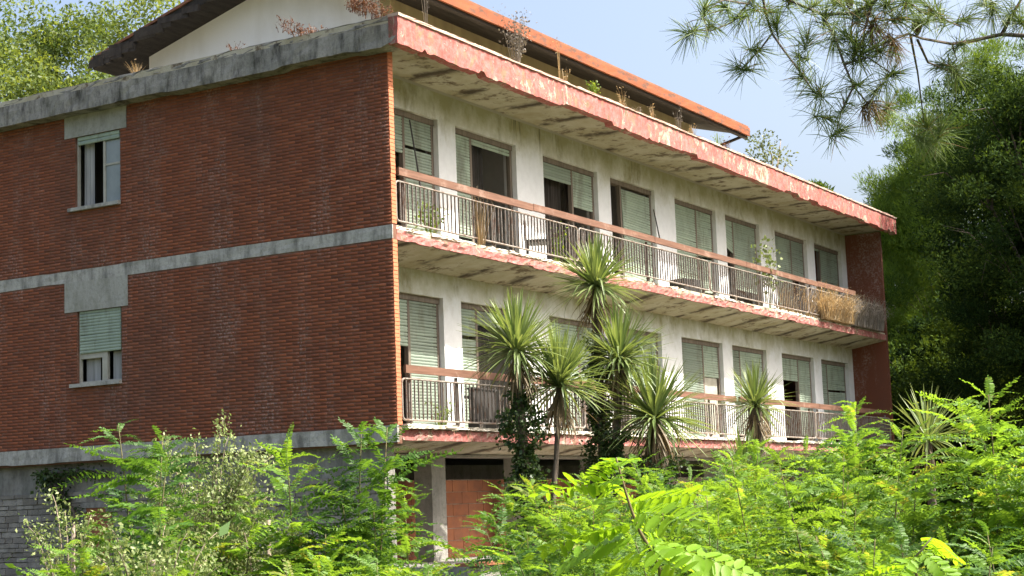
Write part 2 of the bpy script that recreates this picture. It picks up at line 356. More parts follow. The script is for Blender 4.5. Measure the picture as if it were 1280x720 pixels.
# --- brick end wall facing the viewer and its projecting fin
WU = (5.64, 6.71, 7.13, 8.42); WL = (5.63, 6.67, 4.05, 5.33); PU = (5.485, 6.96, 8.42, ZFB + .05); PL = (5.475, 6.96, 5.33, Z2B)
ew = wall_holes(0, YB, Z1B - .02, ZFB + .15, [WU, WL], .006, FIN + .0, lambda u, v, t: (t, u, v)).build('end_wall', M['mortar'], bld)
def bricks(name, y0, y1, z0, z1, holes, parent):
    Vs, Fs, T = [], [], []; ch = .0545; zz = z0 + .004; row = 0
    while zz < z1 - .03:
        yy = y0 - (row % 2) * .13; h = min(ch - .0085, z1 - zz - .002)
        while yy < y1:
            a, b = max(yy, y0), min(yy + .252, y1); yy += .262
            segs = [(a, b)]
            for hh in holes:
                if zz + h > hh[2] + .002 and zz < hh[3] - .002:
                    segs = [s_ for q in segs for s_ in ((q[0], min(q[1], hh[0])), (max(q[0], hh[1]), q[1])) if s_[1] - s_[0] > .015]
            for a, b in segs:
                x = rnd.uniform(-.0025, .0015); tw = rnd.uniform(-.002, .002); o = len(Vs); e = .003
                Vs += [(.016, a, zz), (.016, b, zz), (.016, b, zz + h), (.016, a, zz + h), (x + tw, a + e, zz + e), (x - tw, b - e, zz + e), (x - tw, b - e, zz + h - e), (x + tw, a + e, zz + h - e)]
                Fs += [(o + 4, o + 7, o + 6, o + 5), (o, o + 4, o + 5, o + 1), (o + 1, o + 5, o + 6, o + 2), (o + 2, o + 6, o + 7, o + 3), (o + 3, o + 7, o + 4, o)]
                T += [min(1, max(0, rnd.gauss(.42, .17)))] * 8
        zz += ch; row += 1
    o = link(name, mesh_np(name, np.array(Vs), np.array(Fs), T), M['brick'], parent); o['kind'] = 'stuff'; return o
bricks('brick_course', 0.0, YB, Z2T, ZFB + .1, [WU, PU], ew)
bricks('brick_course', 0.0, YB, Z1T, Z2B, [WL, PL], ew)
# lit narrow front face of the fin: stacked brick ends
b = MB(); zz = Z1T + .004
while zz < ZFB - .02:
    if not (Z2B - .03 < zz < Z2T):
        x = rnd.uniform(-.004, .003); b.box(.004, FIN - .004, x - .012, .004, zz, zz + .052, min(1, max(.7, rnd.gauss(.85, .1))), .001)
    zz += .0605
fe = b.build('brick_end', M['sunlit_brick'], ew); fe['kind'] = 'stuff'
# concrete bands and panels
def band(y0, y1, z0, z1, name, mt, proud=.02, seed=1):
    bb = chipped_bar(y0, y1, -proud, .012, z0, z1, .22, .014, .014, .010, seed)
    bb.v = [(q[1], q[0], q[2]) for q in bb.v]; bb.f = [f[::-1] for f in bb.f]
    return bb.build(name, mt, ew)
band(-.018, YB, Z2B + .001, Z2T - .001, 'concrete_band', M['band_concrete'], .012, 3)
band(-.03, YB, Z1B, Z1T - .001, 'concrete_band', M['band_concrete'], .05, 4)
MB().box(-.008, .012, PU[0], PU[1], PU[2], ZFB + .1).build('concrete_panel', M['panel_concrete'], ew)
MB().box(-.010, .012, PL[0], PL[1], PL[2], PL[3] + .004).build('concrete_panel', M['panel_concrete'], ew)

# --- far end wall with its fin
MB().box(XL - FIN, XL, 0, YB, Z1B, ZFB + .1, 0.0).build('side_wall', M['brick'], bld)  # darkest brick tint: tree shade at this end put into the colour
# --- rear wall, floors, partitions: a real hollow inside
MB().box(FIN + .002, XL - FIN - .002, YB - .25, YB - .002, 0, ZFB + .1).build('rear_wall', M['interior'], bld)
for z in (Z1T, Z2T, 9.05): MB().box(FIN + .004, XL - FIN - .004, D + .285, YB - .26, z - .25, z - .02).build('floor_plate', M['interior'], bld)
for z in (Z1T, Z2T):
    for rm in (1, 2, 3): MB().box(.13 + 5.87 * rm, .23 + 5.87 * rm, D + .285, YB - .26, z - .015, z + 2.78).build('partition', M['interior'], bld)
    MB().box(FIN + .004, XL - FIN - .004, 7.6, 7.7, z - .012, z + 2.77).build('partition', M['interior'], bld)
    MB().box(FIN + .004, 5.9, 4.9, 5.0, z - .012, z + 2.77).build('partition', M['interior'], bld)

# --- flat roof slab, grey edge on the brick side, red painted fascia on the balcony side
OV = .40; AO = .29
MB().box(-AO + .03, XL + .1, -OV + .05, YB + .3, 8.93, ZFT - .01).build('roof_slab', M['soffit_plaster'], bld)
bb = chipped_bar(-OV, YB + .3, 0, .30, ZFB - .01, ZFT - .10, .16, .05, .03, .02, 8)
bb.v = [(-AO + q[1], q[0], q[2]) for q in bb.v]; bb.f = [f[::-1] for f in bb.f]
bb.build('roof_edge', M['concrete'], bld)
bb = chipped_bar(-OV, YB + .3, 0, .3, ZFT - .105, ZFT + .01, .16, .02, .03, .03, 9)
bb.v = [(-AO + .05 + q[1] - .03, q[0], q[2]) for q in bb.v]; bb.f = [f[::-1] for f in bb.f]
bb.build('roof_edge', M['concrete'], bld)
chipped_bar(-AO + .004, XL + .12, -OV - .02, -OV + .16, ZFB, ZFT - .035, .08, .075, .012, .018, 5).build('fascia', M['red_paint'], bld)
chipped_bar(-AO + .002, XL + .13, -OV - .045, -OV + .17, ZFT - .034, ZFT + .015, .12, .004, .02, .012, 6).build('fascia_cap', M['cap_paint'], bld)

# --- balcony slabs: thin painted edge, underside thickening towards the wall
for z0, z1, sd in ((Z2B, Z2T, 21), (Z1B + .04, Z1T, 22)):
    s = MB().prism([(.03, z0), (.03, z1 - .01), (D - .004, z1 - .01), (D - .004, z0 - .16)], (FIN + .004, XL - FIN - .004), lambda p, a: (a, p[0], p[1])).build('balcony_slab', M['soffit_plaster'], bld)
    chipped_bar(FIN + .003, XL - FIN - .003, -.02, .05, z0 - .01, z1 - .055, .10, .035, .05, .03, sd).build('slab_edge', M['slab_red'], s)
    x = FIN + .02; r2 = random.Random(sd); q = 0
    while x < XL - .6:
        L = r2.uniform(.25, 1.5); q += 1
        if r2.random() < (.8 if z0 > 5 else .95):
            chipped_bar(x, min(x + L, XL - .3) - .03, (-.012 if z0 > 5 else -.095) + r2.uniform(0, .03), .12, z1 - .052, z1 + r2.uniform(.0, .03), .07, .012, .07, .03, sd * 100 + q).build('edging_block', M['edging'], s)
        x += L

# --- balcony railings
bal_me = MB().box(-.006, .006, -.012, .012, 0, .60).mesh('baluster'); bal_me.materials.append(M['iron'])
def railing(zf, seams, boards):
    rail = empty('balcony_railing', (0, 0, 0), bld)
    r2 = random.Random(int(zf * 10))
    for k in range(len(seams) - 1):
        x0, x1 = seams[k] + .03, seams[k + 1] - .03; zt, zb = zf + .715, zf + .085; rr = .07; yy = .03
        P = []
        for cx, cz, a0 in ((x0 + rr, zb + rr, 180), (x1 - rr, zb + rr, 270), (x1 - rr, zt - rr, 0), (x0 + rr, zt - rr, 90)):
            for j in range(5): a = math.radians(a0 + j * 22.5); P.append((cx + rr * math.cos(a), yy, cz + rr * math.sin(a)))
        P.append(P[0])
        MB().tube(P, .017, 6, cap=False).build('rail_frame', M['pale_iron'], rail, True)
        nb = int((x1 - x0) / .112)
        for i in range(1, nb):
            o = link('baluster', bal_me, None, rail, (x0 + (x1 - x0) * i / nb, yy, zb + .015)); o.rotation_euler = (r2.gauss(0, .006), r2.gauss(0, .006), 0)
        for i in range(3):
            xx = x0 + .25 + (x1 - x0 - .5) * i / 2
            MB().tube([(xx, yy, zb), (xx + .02, .06, zf + .005), (xx + .05, .2, zf - .004)], .02, 5).build('bracket', M['iron'], rail)
            MB().box(xx - .022, xx + .022, yy + .025, yy + .06, zf + .01, zf + .80).build('rail_post', M['iron'], rail)
    for x0, x1, dz in boards:
        MB().add([(x, y, z + (dz if x > x0 else 0)) for z in (zf + .80, zf + .922) for x, y in ((x0, -.03), (x1 - .015, -.03), (x1 - .015, .02), (x0, .02))], [(0, 3, 2, 1), (4, 5, 6, 7), (0, 1, 5, 4), (1, 2, 6, 5), (2, 3, 7, 6), (3, 0, 4, 7)]).build('handrail', M['wood_rail'], rail)
    return rail
railing(Z2T, [.15, 6.05, 11.92, 17.79, 23.5], [(.2, 4.35, -.01), (4.35, 9.2, .006), (9.2, 13.9, 0), (13.9, 18.4, -.012), (18.4, 21.2, .01)])
railing(Z1T, [.17, 3.4, 6.05, 11.92, 17.79, 23.5], [(.24, 3.5, .0), (3.75, 8.3, .004), (8.3, 12.9, -.01), (13.1, 18.0, .004), (18.0, 22.6, .0)])

# --- balcony doors: frame, mullion, roller shutters at different heights, dark glass
def slats(x0, x1, ztop, zbot, y, skew=0.0, curl=0.0):
    b = MB(); n = max(1, int((ztop - zbot) / .052)); h = (ztop - zbot) / n; tt = rnd.random() ** 1.5; sag = rnd.uniform(-.012, .012)
    for i in range(n):
        za = ztop - i * h; s0 = skew * (i / n); s1 = skew * ((i + 1) / n); cu = curl * math.sin(i / n * 3.0)
        xa, xb = x0 + cu, x1 + cu * .6; jit = rnd.gauss(0, .003)
        if n > 20 and rnd.random() < .02: continue
        V = []
        for x, s in ((xa, 0), (xb, 1)):
            d0, d1 = s0 * s + sag * i / n * s + jit * s, s1 * s + sag * i / n * s + jit * s
            V += [(x, y + .010, za + d0), (x, y, za - h * .12 + d0), (x, y - .004, za - h * .5 + d0), (x, y, za - h * .86 + d1), (x, y + .010, za - h + d1), (x, y + .02, za - h * .5 + d0)]
        F = [(j, j + 6, (j + 1) % 6 + 6, (j + 1) % 6) for j in range(6)] + [(5, 4, 3, 2, 1, 0), (6, 7, 8, 9, 10, 11)]
        b.add(V, F, min(1, max(0, tt + rnd.gauss(0, .08))))
    return b
def door(k, fl, L, R, extra=None):
    a, c, mu = DOORS[k]; z0, z1 = ZF[fl], ZT[fl]; m_ = a + (c - a) * mu; yF = D + .10
    fr = MB()
    for x0, x1 in ((a + .002, a + .075), (c - .075, c - .002), (m_ - .035, m_ + .035)): fr.box(x0, x1, yF, yF + .08, z0 + .002, z1 - .10)
    fr.box(a + .002, c - .002, yF - .02, yF + .10, z1 - .098, z1 - .002); fr.box(a + .08, m_ - .04, yF, yF + .07, z0 + .002, z0 + .10); fr.box(m_ + .04, c - .08, yF, yF + .07, z0 + .002, z0 + .10)
    d = fr.build('balcony_door', M['frame_wood'], bld)
    for (x0, x1), spec in (((a + .078, m_ - .037), L), ((m_ + .037, c - .078), R)):
        fac, skew, what = spec
        zt = z1 - .10; H = zt - z0 - .02
        if fac > 0: slats(x0, x1, zt, zt - H * fac, yF + .005, skew, .0 if what != 'torn' else .05).build('shutter', M['shutter'], d)
        if fac < .97:
            if what == 'glass':
                MB().box(x0, x1, yF + .045, yF + .052, z0 + .11, zt).build('pane', M['glass'], d)
            if what == 'white':
                MB().box(x0 + .05, x1 - .06, yF + .03, yF + .06, z0 + .03, zt - H * fac - .01).build('white_panel', M['pale_frame'], d)
            if what in ('curtain', 'glass'):
                b = MB(); n = 14; V = []
                for i in range(n + 1):
                    x = x0 + (x1 - x0) * (i / n * .55 + (.4 if what == 'curtain' else 0)); V += [(x, yF + .2 + .03 * math.sin(i * 1.9), z0 + .05), (x, yF + .2 + .025 * math.sin(i * 1.9 + .3), zt)]
                b.add(V, [(2 * i, 2 * i + 2, 2 * i + 3, 2 * i + 1) for i in range(n)]).build('curtain', M['dark_curtain'], d)
    return d
door(0, 2, (.30, .03, 'open'), (.97, .02, 'open')); door(1, 2, (1, 0, ''), (.05, 0, 'glass'))
door(2, 2, (.14, 0, 'curtain'), (.33, 0, 'glass')); door(3, 2, (0, 0, 'open'), (.86, -.10, 'torn'))
door(4, 2, (.94, -.06, 'open'), (.98, .03, '')); door(5, 2, (.28, -.16, 'open'), (.74, 0, 'curtain'))
door(6, 2, (.9, .07, 'open'), (.42, -.05, 'glass')); door(7, 2, (.03, 0, 'open'), (1, 0, ''))
door(0, 1, (.36, 0, 'curtain'), (1, 0, '')); door(1, 1, (1, 0, ''), (.12, 0, 'glass'))
door(2, 1, (1, 0, ''), (.6, 0, 'glass')); door(3, 1, (.2, 0, 'glass'), (.95, 0, ''))
door(4, 1, (.97, -.10, ''), (.33, 0, 'white')); door(5, 1, (.9, -.05, 'open'), (1, 0, ''))
door(6, 1, (.26, 0, 'open'), (1, 0, '')); door(7, 1, (.96, 0, 'open'), (.9, .06, 'open'))

# --- the two windows in the brick end wall
def end_window(W, shut, upper):
    y0, y1, z0, z1 = W; x = .055
    fr = MB(); fr.box(x, x + .05, y0 + .002, y0 + .035, z0 + .03, z1 - .002); fr.box(x, x + .05, y1 - .035, y1 - .002, z0 + .03, z1 - .002); fr.box(x, x + .05, y0 + .036, y1 - .036, z0 + .03, z0 + .06)
    w = fr.build('window', M['pale_frame'], bld)
    MB().box(-.07, .12, y0 - .01, y1 + .12, z0 - .035, z0 + .025).build('sill', M['band_concrete'], w)
    zs = z1 - (z1 - z0) * shut
    b = slats(y0 + .04, y1 - .04, z1 - .002, zs, .03, 0); b.v = [(q[1], q[0], q[2]) for q in b.v]; b.f = [f[::-1] for f in b.f]; b.build('shutter', M['shutter'], w)
    if upper:
        ym = y0 + .40
        MB().box(x + .002, x + .045, ym, ym + .05, z0 + .062, zs).build('mullion', M['pale_frame'], w)
        MB().box(x + .004, x + .043, y0 + .037, ym - .002, z0 + .70, z0 + .735).build('glazing_bar', M['pale_frame'], w)
        for za, zb in ((z0 + .062, z0 + .698), (z0 + .737, zs)): MB().box(x + .02, x + .026, y0 + .037, ym - .002, za, zb).build('pane', M['frosted_glass'], w)
        b = MB(); V = []
        for i in range(9): V += [(.16 + .012 * math.sin(i * 2.1), 6.64 - i * .032, z0 + .04), (.16 + .012 * math.sin(i * 2 + .5), 6.64 - i * .032, zs + .1)]
        b.add(V, [(2 * i, 2 * i + 2, 2 * i + 3, 2 * i + 1) for i in range(8)]).build('curtain', M['curtain'], w)
    else:
        ym = y0 + .38
        MB().box(x + .002, x + .06, ym, ym + .12, z0 + .062, zs + .02).build('mullion', M['pale_frame'], w)
        MB().box(x + .004, x + .05, ym + .122, y1 - .037, zs - .09, zs + .02).build('glazing_bar', M['pale_frame'], w)
        MB().box(.14, .15, y0 + .06, ym - .06, z0 + .04, zs).build('curtain', M['curtain'], w)
        MB().box(.16, .17, ym + .26, y1 - .07, z0 + .04, zs - .05).build('curtain', M['curtain'], w)
end_window(WU, .115, True); end_window(WL, .575, False)

# --- attic with its low gable roof
AX0, AX1, AY0, AY1, RY = 1.6, 13.6, 1.02, 6.45, 3.6
zr = lambda y: 9.95 + .272 * (3.70 - abs(y - RY))          # underside of roof
b = MB(); b.prism([(AY0 + .2, 9.2), (AY1, 9.2), (AY1, zr(AY1) + .03), (RY, zr(RY) + .03), (AY0 + .2, zr(AY0 + .2) + .03)], (AX0, AX0 + .25), lambda p, a: (a, p[0], p[1])); b.build('attic_gable', M['attic_plaster'], bld)
b = MB(); b.box(AX0 - .004, AX1, AY0, AY0 + .2, 9.2, zr(AY0) + .02); b.build('attic_wall', M['ochre_plaster'], bld)
MB().prism([(AY0 + .2, 9.2), (AY1, 9.2), (AY1, zr(AY1) + .02), (RY, zr(RY) + .02), (AY0 + .2, zr(AY0 + .2) + .02)], (AX1 - .25, AX1), lambda p, a: (a, p[0], p[1])).build('attic_wall', M['ochre_plaster'], bld)
MB().box(AX0 + .02, AX1, AY1 - .2, AY1 - .004, 9.2, zr(AY1)).build('attic_wall', M['ochre_plaster'], bld)
YE0, YE1 = -.10, 7.28
rf = MB().prism([(YE0, zr(YE0)), (RY, zr(RY)), (YE1, zr(YE1)), (YE1, zr(YE1) + .17), (RY, zr(RY) + .19), (YE0, zr(YE0) + .17)], (1.0, 14.2), lambda p, a: (a, p[0], p[1])).build('attic_roof', M['dark_board'], bld)
MB().prism([(YE0 - .02, zr(YE0) + .172), (RY, zr(RY) + .192), (YE1 + .02, zr(YE1) + .172), (YE1 + .02, zr(YE1) + .215), (RY, zr(RY) + .25), (YE0 - .02, zr(YE0) + .215)], (.97, 14.22), lambda p, a: (a, p[0], p[1])).build('roof_tile_layer', M['roof_tile'], rf)
chipped_bar(.98, 14.22, YE0 - .055, YE0 - .004, zr(YE0) - .02, zr(YE0) + .168, .2, .01, .012, .006, 31).build('eave_board', M['eave_paint'], rf)
MB().box(.96, 14.2, YE0 + .01, YE0 + .10, zr(YE0) - .07, zr(YE0) - .012).build('gutter_board', M['dark_board'], rf)
MB().tube([(AX1 + .02, AY0 + .1, 9.5), (14.1, YE0 + .1, zr(YE0) - .03)], .035, 6).build('strut', M['dark_board'], rf)
# torn edge of the gable overhang: broken boards
for i in range(16):
    y = rnd.uniform(3.8, 7.2); L = rnd.uniform(.25, .7)
    MB().box(.93, .99, y - L / 2, y + L / 2, zr(y) - .02 - rnd.uniform(0, .03), zr(y) + rnd.uniform(.06, .15), .5, .02).build('broken_board', M['dark_board'], rf)

# --- ground floor: stone faced base, posts, block infill
sb = MB().box(.16, .34, .3, YB, 0, Z1B).build('base_wall', M['base_concrete'], bld)
zz = .72; row = 0
HW = (6.0, 6.62, 1.1, 1.95)
while zz < 2.24:
    h = rnd.choice((.075, .085, .10, .12)); h = min(h, 2.26 - zz); y = .32 + (row % 2) * .13
    while y < 9.2:
        L = rnd.uniform(.16, .40)
        if y + L > 4.6 and not (HW[0] < y + L / 2 < HW[1] and HW[2] < zz + h / 2 < HW[3]):
            MB().box(.125 + rnd.uniform(-.012, .012), .165, y + .006, y + L - .006, zz + .006, zz + h - .006, rnd.random(), .006).build('stone_block', M['stone'], sb)
        y += L
    zz += h; row += 1
# the courses nearer the corner, mostly behind leaves: one joined part
b = MB(); zz = .72
while zz < 2.24:
    h = min(rnd.choice((.075, .085, .10, .12)), 2.26 - zz); y = .32
    while y < 4.55:
        L = rnd.uniform(.16, .40); b.box(.125 + rnd.uniform(-.012, .012), .165, y + .006, min(y + L, 4.58) - .006, zz + .006, zz + h - .006, rnd.random(), .006); y += L
    zz += h
o = b.build('stone_facing', M['stone'], sb); o['kind'] = 'stuff'
MB().box(.128, .168, HW[0], HW[1], HW[2], HW[3]).build('bricked_opening', M['terracotta'], sb)
MB().box(.10, .20, HW[0] - .05, HW[1] + .05, HW[3] + .004, HW[3] + .10).build('lintel', M['base_concrete'], sb)
MB().box(.36, XL - .1, 3.0, 3.2, 0, Z1B - .2).build('inner_wall', M['base_concrete'], bld)
posts = [2.32, 5.2, 8.1, 11.0, 13.9, 16.8, 19.7, 22.6]
for x in posts: MB().box(x, x + .42, .95, 1.3, 0, Z1B - .12).build('post', M['post_concrete'], bld)
MB().box(.2, XL - .2, .92, 1.34, Z1B - .16, Z1B - .122).build('ground_beam', M['post_concrete'], bld)
xs = [.34] + [p + .62 for p in posts]; xe = [p + .60 for p in posts] + [XL - .2]
for k, (x0, x1) in enumerate(zip(xs, xe)):
    iw = MB().box(x0 + .004, x1 - .004, 1.62, 1.75, .5, 2.22).build('infill_wall', M['mortar_light'], bld)
    if k > 3: continue
    for r_ in range(8):
        z0 = 2.215 - (r_ + 1) * .21; x = x0 + .01 - (r_ % 2) * .2
        while x < x1 - .05:
            a, c = max(x, x0 + .01), min(x + .492, x1 - .01); x += .503
            if c - a > .05 and z0 > .5: MB().box(a, c, 1.608, 1.63, z0 + .006, z0 + .203, rnd.random(), .003).build('hollow_block', M['terracotta'], iw)
tr = MB().box(.2, XL, -1.05, 2.9, 0, .86).build('terrace', M['base_concrete'], bld)
for i in range(40): MB().box(.25 + i * .42, .25 + i * .42 + .405, -1.12, -.80, .862, .905 + rnd.uniform(0, .008), rnd.random(), .004).build('terrace_tile', M['terracotta'], tr)

# ================================================================== VEGETATION
def norm(a): return a / (np.linalg.norm(a, axis=-1, keepdims=True) + 1e-9)
def frames(d, roll):
    """rotation matrices (n,3,3) whose columns are forward, side, up for directions d"""
    d = norm(d); h = np.where(np.abs(d[:, 2:3]) < .95, np.array([[0, 0, 1.]]), np.array([[1., 0, 0]]))
    s = norm(np.cross(h, d)); u = np.cross(d, s)
    c, sn = np.cos(roll)[:, None], np.sin(roll)[:, None]
    return np.stack([d, c * s + sn * u, -sn * s + c * u], -1)
def stamp(T, TF, Rm, pos, scale, tint, ttint=None):
    """copies of template T (k,3), faces TF at each frame"""
    k = len(T); n = len(pos)
    V = np.einsum('nij,kj->nki', Rm, T) * np.asarray(scale).reshape(n, 1, 1) + pos[:, None, :]
    F = TF[None] + (np.arange(n) * k)[:, None, None]
    t = np.repeat(np.asarray(tint)[:, None], k, 1)
    if ttint is not None: t = t + ttint[None]
    return V.reshape(-1, 3), F.reshape(-1, TF.shape[1]), np.clip(t, 0, 1).ravel()
def join(parts):
    o = 0; Vs, Fs, Ts = [], [], []
    for V, F, t in parts: Vs.append(V); Fs.append(F + o); Ts.append(t); o += len(V)
    return np.concatenate(Vs), np.concatenate(Fs), np.concatenate(Ts)

def frond_template(pairs, ll, lw, droop, seed, fine=False):
    """pinnate leaf, midrib along +x, unit length; leaflets are folded ovals"""
    r = np.random.default_rng(seed); V, F, T = [], [], []
    def rib(x): return np.array([x, .03 * math.sin(3 * x + seed), -droop * x * x])
    for i in range(pairs + 1):
        x = .10 + .88 * i / pairs; env = ll * (.72 + .5 * math.sin(math.pi * min(1, (i + 1.5) / (pairs + 2))))
        sides = (1, -1) if i < pairs else (0,)
        for s in sides:
            ax = np.array([.30 + r.normal(0, .10), s * 1.0, r.normal(-.14, .16)]) if s else np.array([1., 0, -.3])
            ax /= np.linalg.norm(ax); L = env * r.uniform(.85, 1.1); Wd = lw * L
            nr = np.array([r.normal(0, .25), r.normal(0, .2), 1.]); sd = np.cross(nr, ax); sd /= np.linalg.norm(sd); up = np.cross(ax, sd)
            p0 = rib(min(x + r.normal(0, .006), 1)); o = len(V); fold = .22 * Wd
            prof = ((.22, .82), (.70, .88)) if not fine else ((.12, .62), (.38, 1.0), (.72, .9), (.92, .45))
            tip = p0 + ax * L - up * .10 * L; V.append(p0); V.append(tip)
            for q, wv in prof: V.append(p0 + ax * L * q + sd * Wd * wv + up * fold - up * .10 * L * q * q)
            for q, wv in prof: V.append(p0 + ax * L * q - sd * Wd * wv + up * fold - up * .10 * L * q * q)
            tv = r.normal(0, .10); T += [tv] * (2 + 2 * len(prof))
            if not fine: F += [(o, o + 1, o + 3, o + 2), (o, o + 4, o + 5, o + 1)]
            else:
                mid = p0 + ax * L * .5 - up * .03 * L; V.append(mid); T.append(tv); mi = o + 10
                F += [(o, mi, o + 3, o + 2), (mi, o + 1, o + 5, o + 4), (mi, o + 4, o + 3, mi), (o, o + 6, o + 7, mi), (mi, o + 8, o + 9, o + 1), (mi, o + 7, o + 8, mi)]
    for i in range(4):
        a, b = rib(i / 4), rib((i + 1) / 4); o = len(V); w_ = .006
        V += [a + (0, w_, 0), a - (0, w_, 0), b - (0, w_, 0), b + (0, w_, 0)]; T += [-.3] * 4; F += [(o, o + 1, o + 2, o + 3)]
    F = [f if f[3] != f[0] else (f[0], f[1], f[2], f[2]) for f in F]
    return np.array(V), F, np.array(T)
def fix(F):
    return np.array(F, dtype=np.int32)
FT = []
for s_ in range(6):
    V_, F_, T_ = frond_template(15 + s_ % 3, .11, .215, .18 + .12 * s_, 40 + s_); FT.append((V_, fix(F_), T_))
# close-up frond: all triangles, finer ovals
FN = []
for s_ in range(4):
    V_, F_, T_ = frond_template(11, .185, .23, .10 + .08 * s_, 70 + s_, True)
    tri = []
    for f in F_:
        q = []
        for i in f:
            if i not in q: q.append(i)
        tri.append((q[0], q[1], q[2]))
        if len(q) == 4: tri.append((q[0], q[2], q[3]))
    FN.append((V_, np.array(tri, dtype=np.int32), T_))

def locust(name, base, h, shoots, spread, flen, label, group=None, mt='locust_leaf', seed=0, per=.055, tint=.5, tpl=FT, lean=(0, 0), low=.22, cat='shrub'):
    r = np.random.default_rng(seed); root = empty(name, base); sm = MB(); P = []; Dv = []; Sc = []
    for k in range(shoots):
        a = r.uniform(0, 6.283); rad = spread * math.sqrt(r.random()); hh = h * r.uniform(.62, 1.0) if k else h
        tip = np.array([math.cos(a) * rad + lean[0], math.sin(a) * rad + lean[1], hh]); st = tip * np.array([.18, .18, 0]); md = (st + tip) / 2 + np.array([*r.normal(0, .05, 2), h * .06])
        C = [st * (1 - t) ** 2 + md * 2 * t * (1 - t) + tip * t * t for t in np.linspace(0, 1, 9)]
        sm.tube(C, [(.006 + .003 * h) * (1 - .8 * t) for t in np.linspace(0, 1, 9)], 5)
        C = np.array(C); nf = int(hh * (1 - low) / per); ph = r.uniform(0, 6.28)
        for i in range(nf):
            t = low + (1 - low) * (i + .5) / nf; p = np.array([np.interp(t * 8, range(9), C[:, j]) for j in range(3)]); ph += 2.4 + r.normal(0, .3)
            el = math.radians(7 + 32 * t ** 2 + r.normal(0, 14)); P.append(p); Dv.append((math.cos(ph) * math.cos(el), math.sin(ph) * math.cos(el), math.sin(el)))
            Sc.append(flen * 1.22 * r.uniform(.7, 1.15) * (1 if t < .86 else 1 - (t - .86) * 4))
    sm.build('stem', M['green_stem'], root, True)
    P = np.array(P); Dv = np.array(Dv); Sc = np.array(Sc); ti = r.normal(tint, .2, len(P)); parts = []
    for j, (V_, F_, T_) in enumerate(tpl):
        i = np.arange(j, len(P), len(tpl))
        if len(i): parts.append(stamp(V_, F_, frames(Dv[i], r.normal(0, .35, len(i))), P[i], Sc[i], ti[i], T_))
    V_, F_, T_ = join(parts)
    link('foliage', mesh_np('foliage', V_, F_, T_), M[mt], root)
    return tag(root, label, cat, group)

KITE = np.array([(0, 0, 0), (.45, .5, .08), (1, 0, -.05), (.45, -.5, .08)]); KF = np.array([(0, 1, 2, 3)], dtype=np.int32)
def leaves(P, Dv, size, width, tint, r):
    K = KITE * np.array([1, width, 1]); return stamp(K, KF, frames(Dv, r.uniform(0, 6.28, len(P))), P, size, tint)
def rdir(r, n): return norm(r.normal(0, 1, (n, 3)))

def bezier(a, b, c, n): return [a * (1 - t) ** 2 + b * 2 * t * (1 - t) + c * t * t for t in np.linspace(0, 1, n)]

def tree(name, base, h, crown, clumps, per, lsize, lwidth, mt, label, seed, bark='bark', clr=.8, flat=.6, upward=0.0, group=None, limbs=9, shell=.45, trunk_r=None, twig=True, twigmat=None, tint=(.45, .22), sub=0):
    """crown=(cx,cy,cz,rx,ry,rz) relative to base; uneven clumps of leaves carried on limbs"""
    r = np.random.default_rng(seed); root = empty(name, base); cc = np.array(crown[:3]); cr = np.array(crown[3:]); tb = MB()
    R0 = trunk_r or h * .018; bend = np.array([*r.normal(0, h * .02, 2), 0]); top = np.array([cc[0], cc[1], cc[2] + cr[2] * .55])
    TR = bezier(np.array([0, 0, -.1]), np.array([cc[0] * .3, cc[1] * .3, h * .45]) + bend, top, 9); tb.tube(TR, [R0 * (1 - .85 * t) for t in np.linspace(0, 1, 9)], 8)
    u = rdir(r, clumps); rad = (shell + (1 - shell) * r.random(clumps) ** .6) * (1 + .16 * np.sin(u[:, 0] * 5 + seed) + .14 * np.sin(u[:, 1] * 6 + u[:, 2] * 4)); C = cc + u * cr * rad[:, None]
    C = C[C[:, 2] > .3]; TRa = np.array(TR)
    for k in range(min(limbs + 10 * twig, len(C))):
        c = C[k]; t = np.clip((c[2] / h) * .75 - r.uniform(.05, .2), .12, .9) * 8; p = np.array([np.interp(t, range(9), TRa[:, j]) for j in range(3)])
        mid = (p + c) / 2 + np.array([0, 0, .06 * h * r.uniform(-.3, 1)]); rr = R0 * (.36 if k < limbs else .16)
        tb.tube(bezier(p, mid, c, 6), [rr * (1 - .8 * q) for q in np.linspace(0, 1, 6)], 5)
        if twig:
            for _ in range(3):
                e = c + rdir(r, 1)[0] * clr * 1.3; tb.tube([p * .25 + c * .75, (c + e) / 2, e], [rr * .35, rr * .22, rr * .08], 4)
    tb.build('trunk', M[bark], root, True)
    n = len(C); cs = clr * r.uniform(.55, 1.25, n); idx = np.repeat(np.arange(n), per)
    off = rdir(r, len(idx)) * (r.random(len(idx)) ** .45)[:, None]; off[:, 2] *= flat; P = C[idx] + off * cs[idx][:, None]
    Dv = norm(rdir(r, len(idx)) + off * .8 + np.array([0, 0, upward]))
    ct = r.normal(tint[0], tint[1], n); ti = ct[idx] + r.normal(0, .12, len(idx)) + .10 * off[:, 2]
    V_, F_, T_ = leaves(P, Dv, lsize * r.uniform(.6, 1.3, len(idx)), lwidth, ti, r)
    link('crown', mesh_np('crown', V_, F_, T_), M[mt], root)
    return tag(root, label, 'tree', group)

def gpos(px, d, z=0.0, py=600):
    p = at(px, py, d); return (float(p[0]), float(p[1]), z)

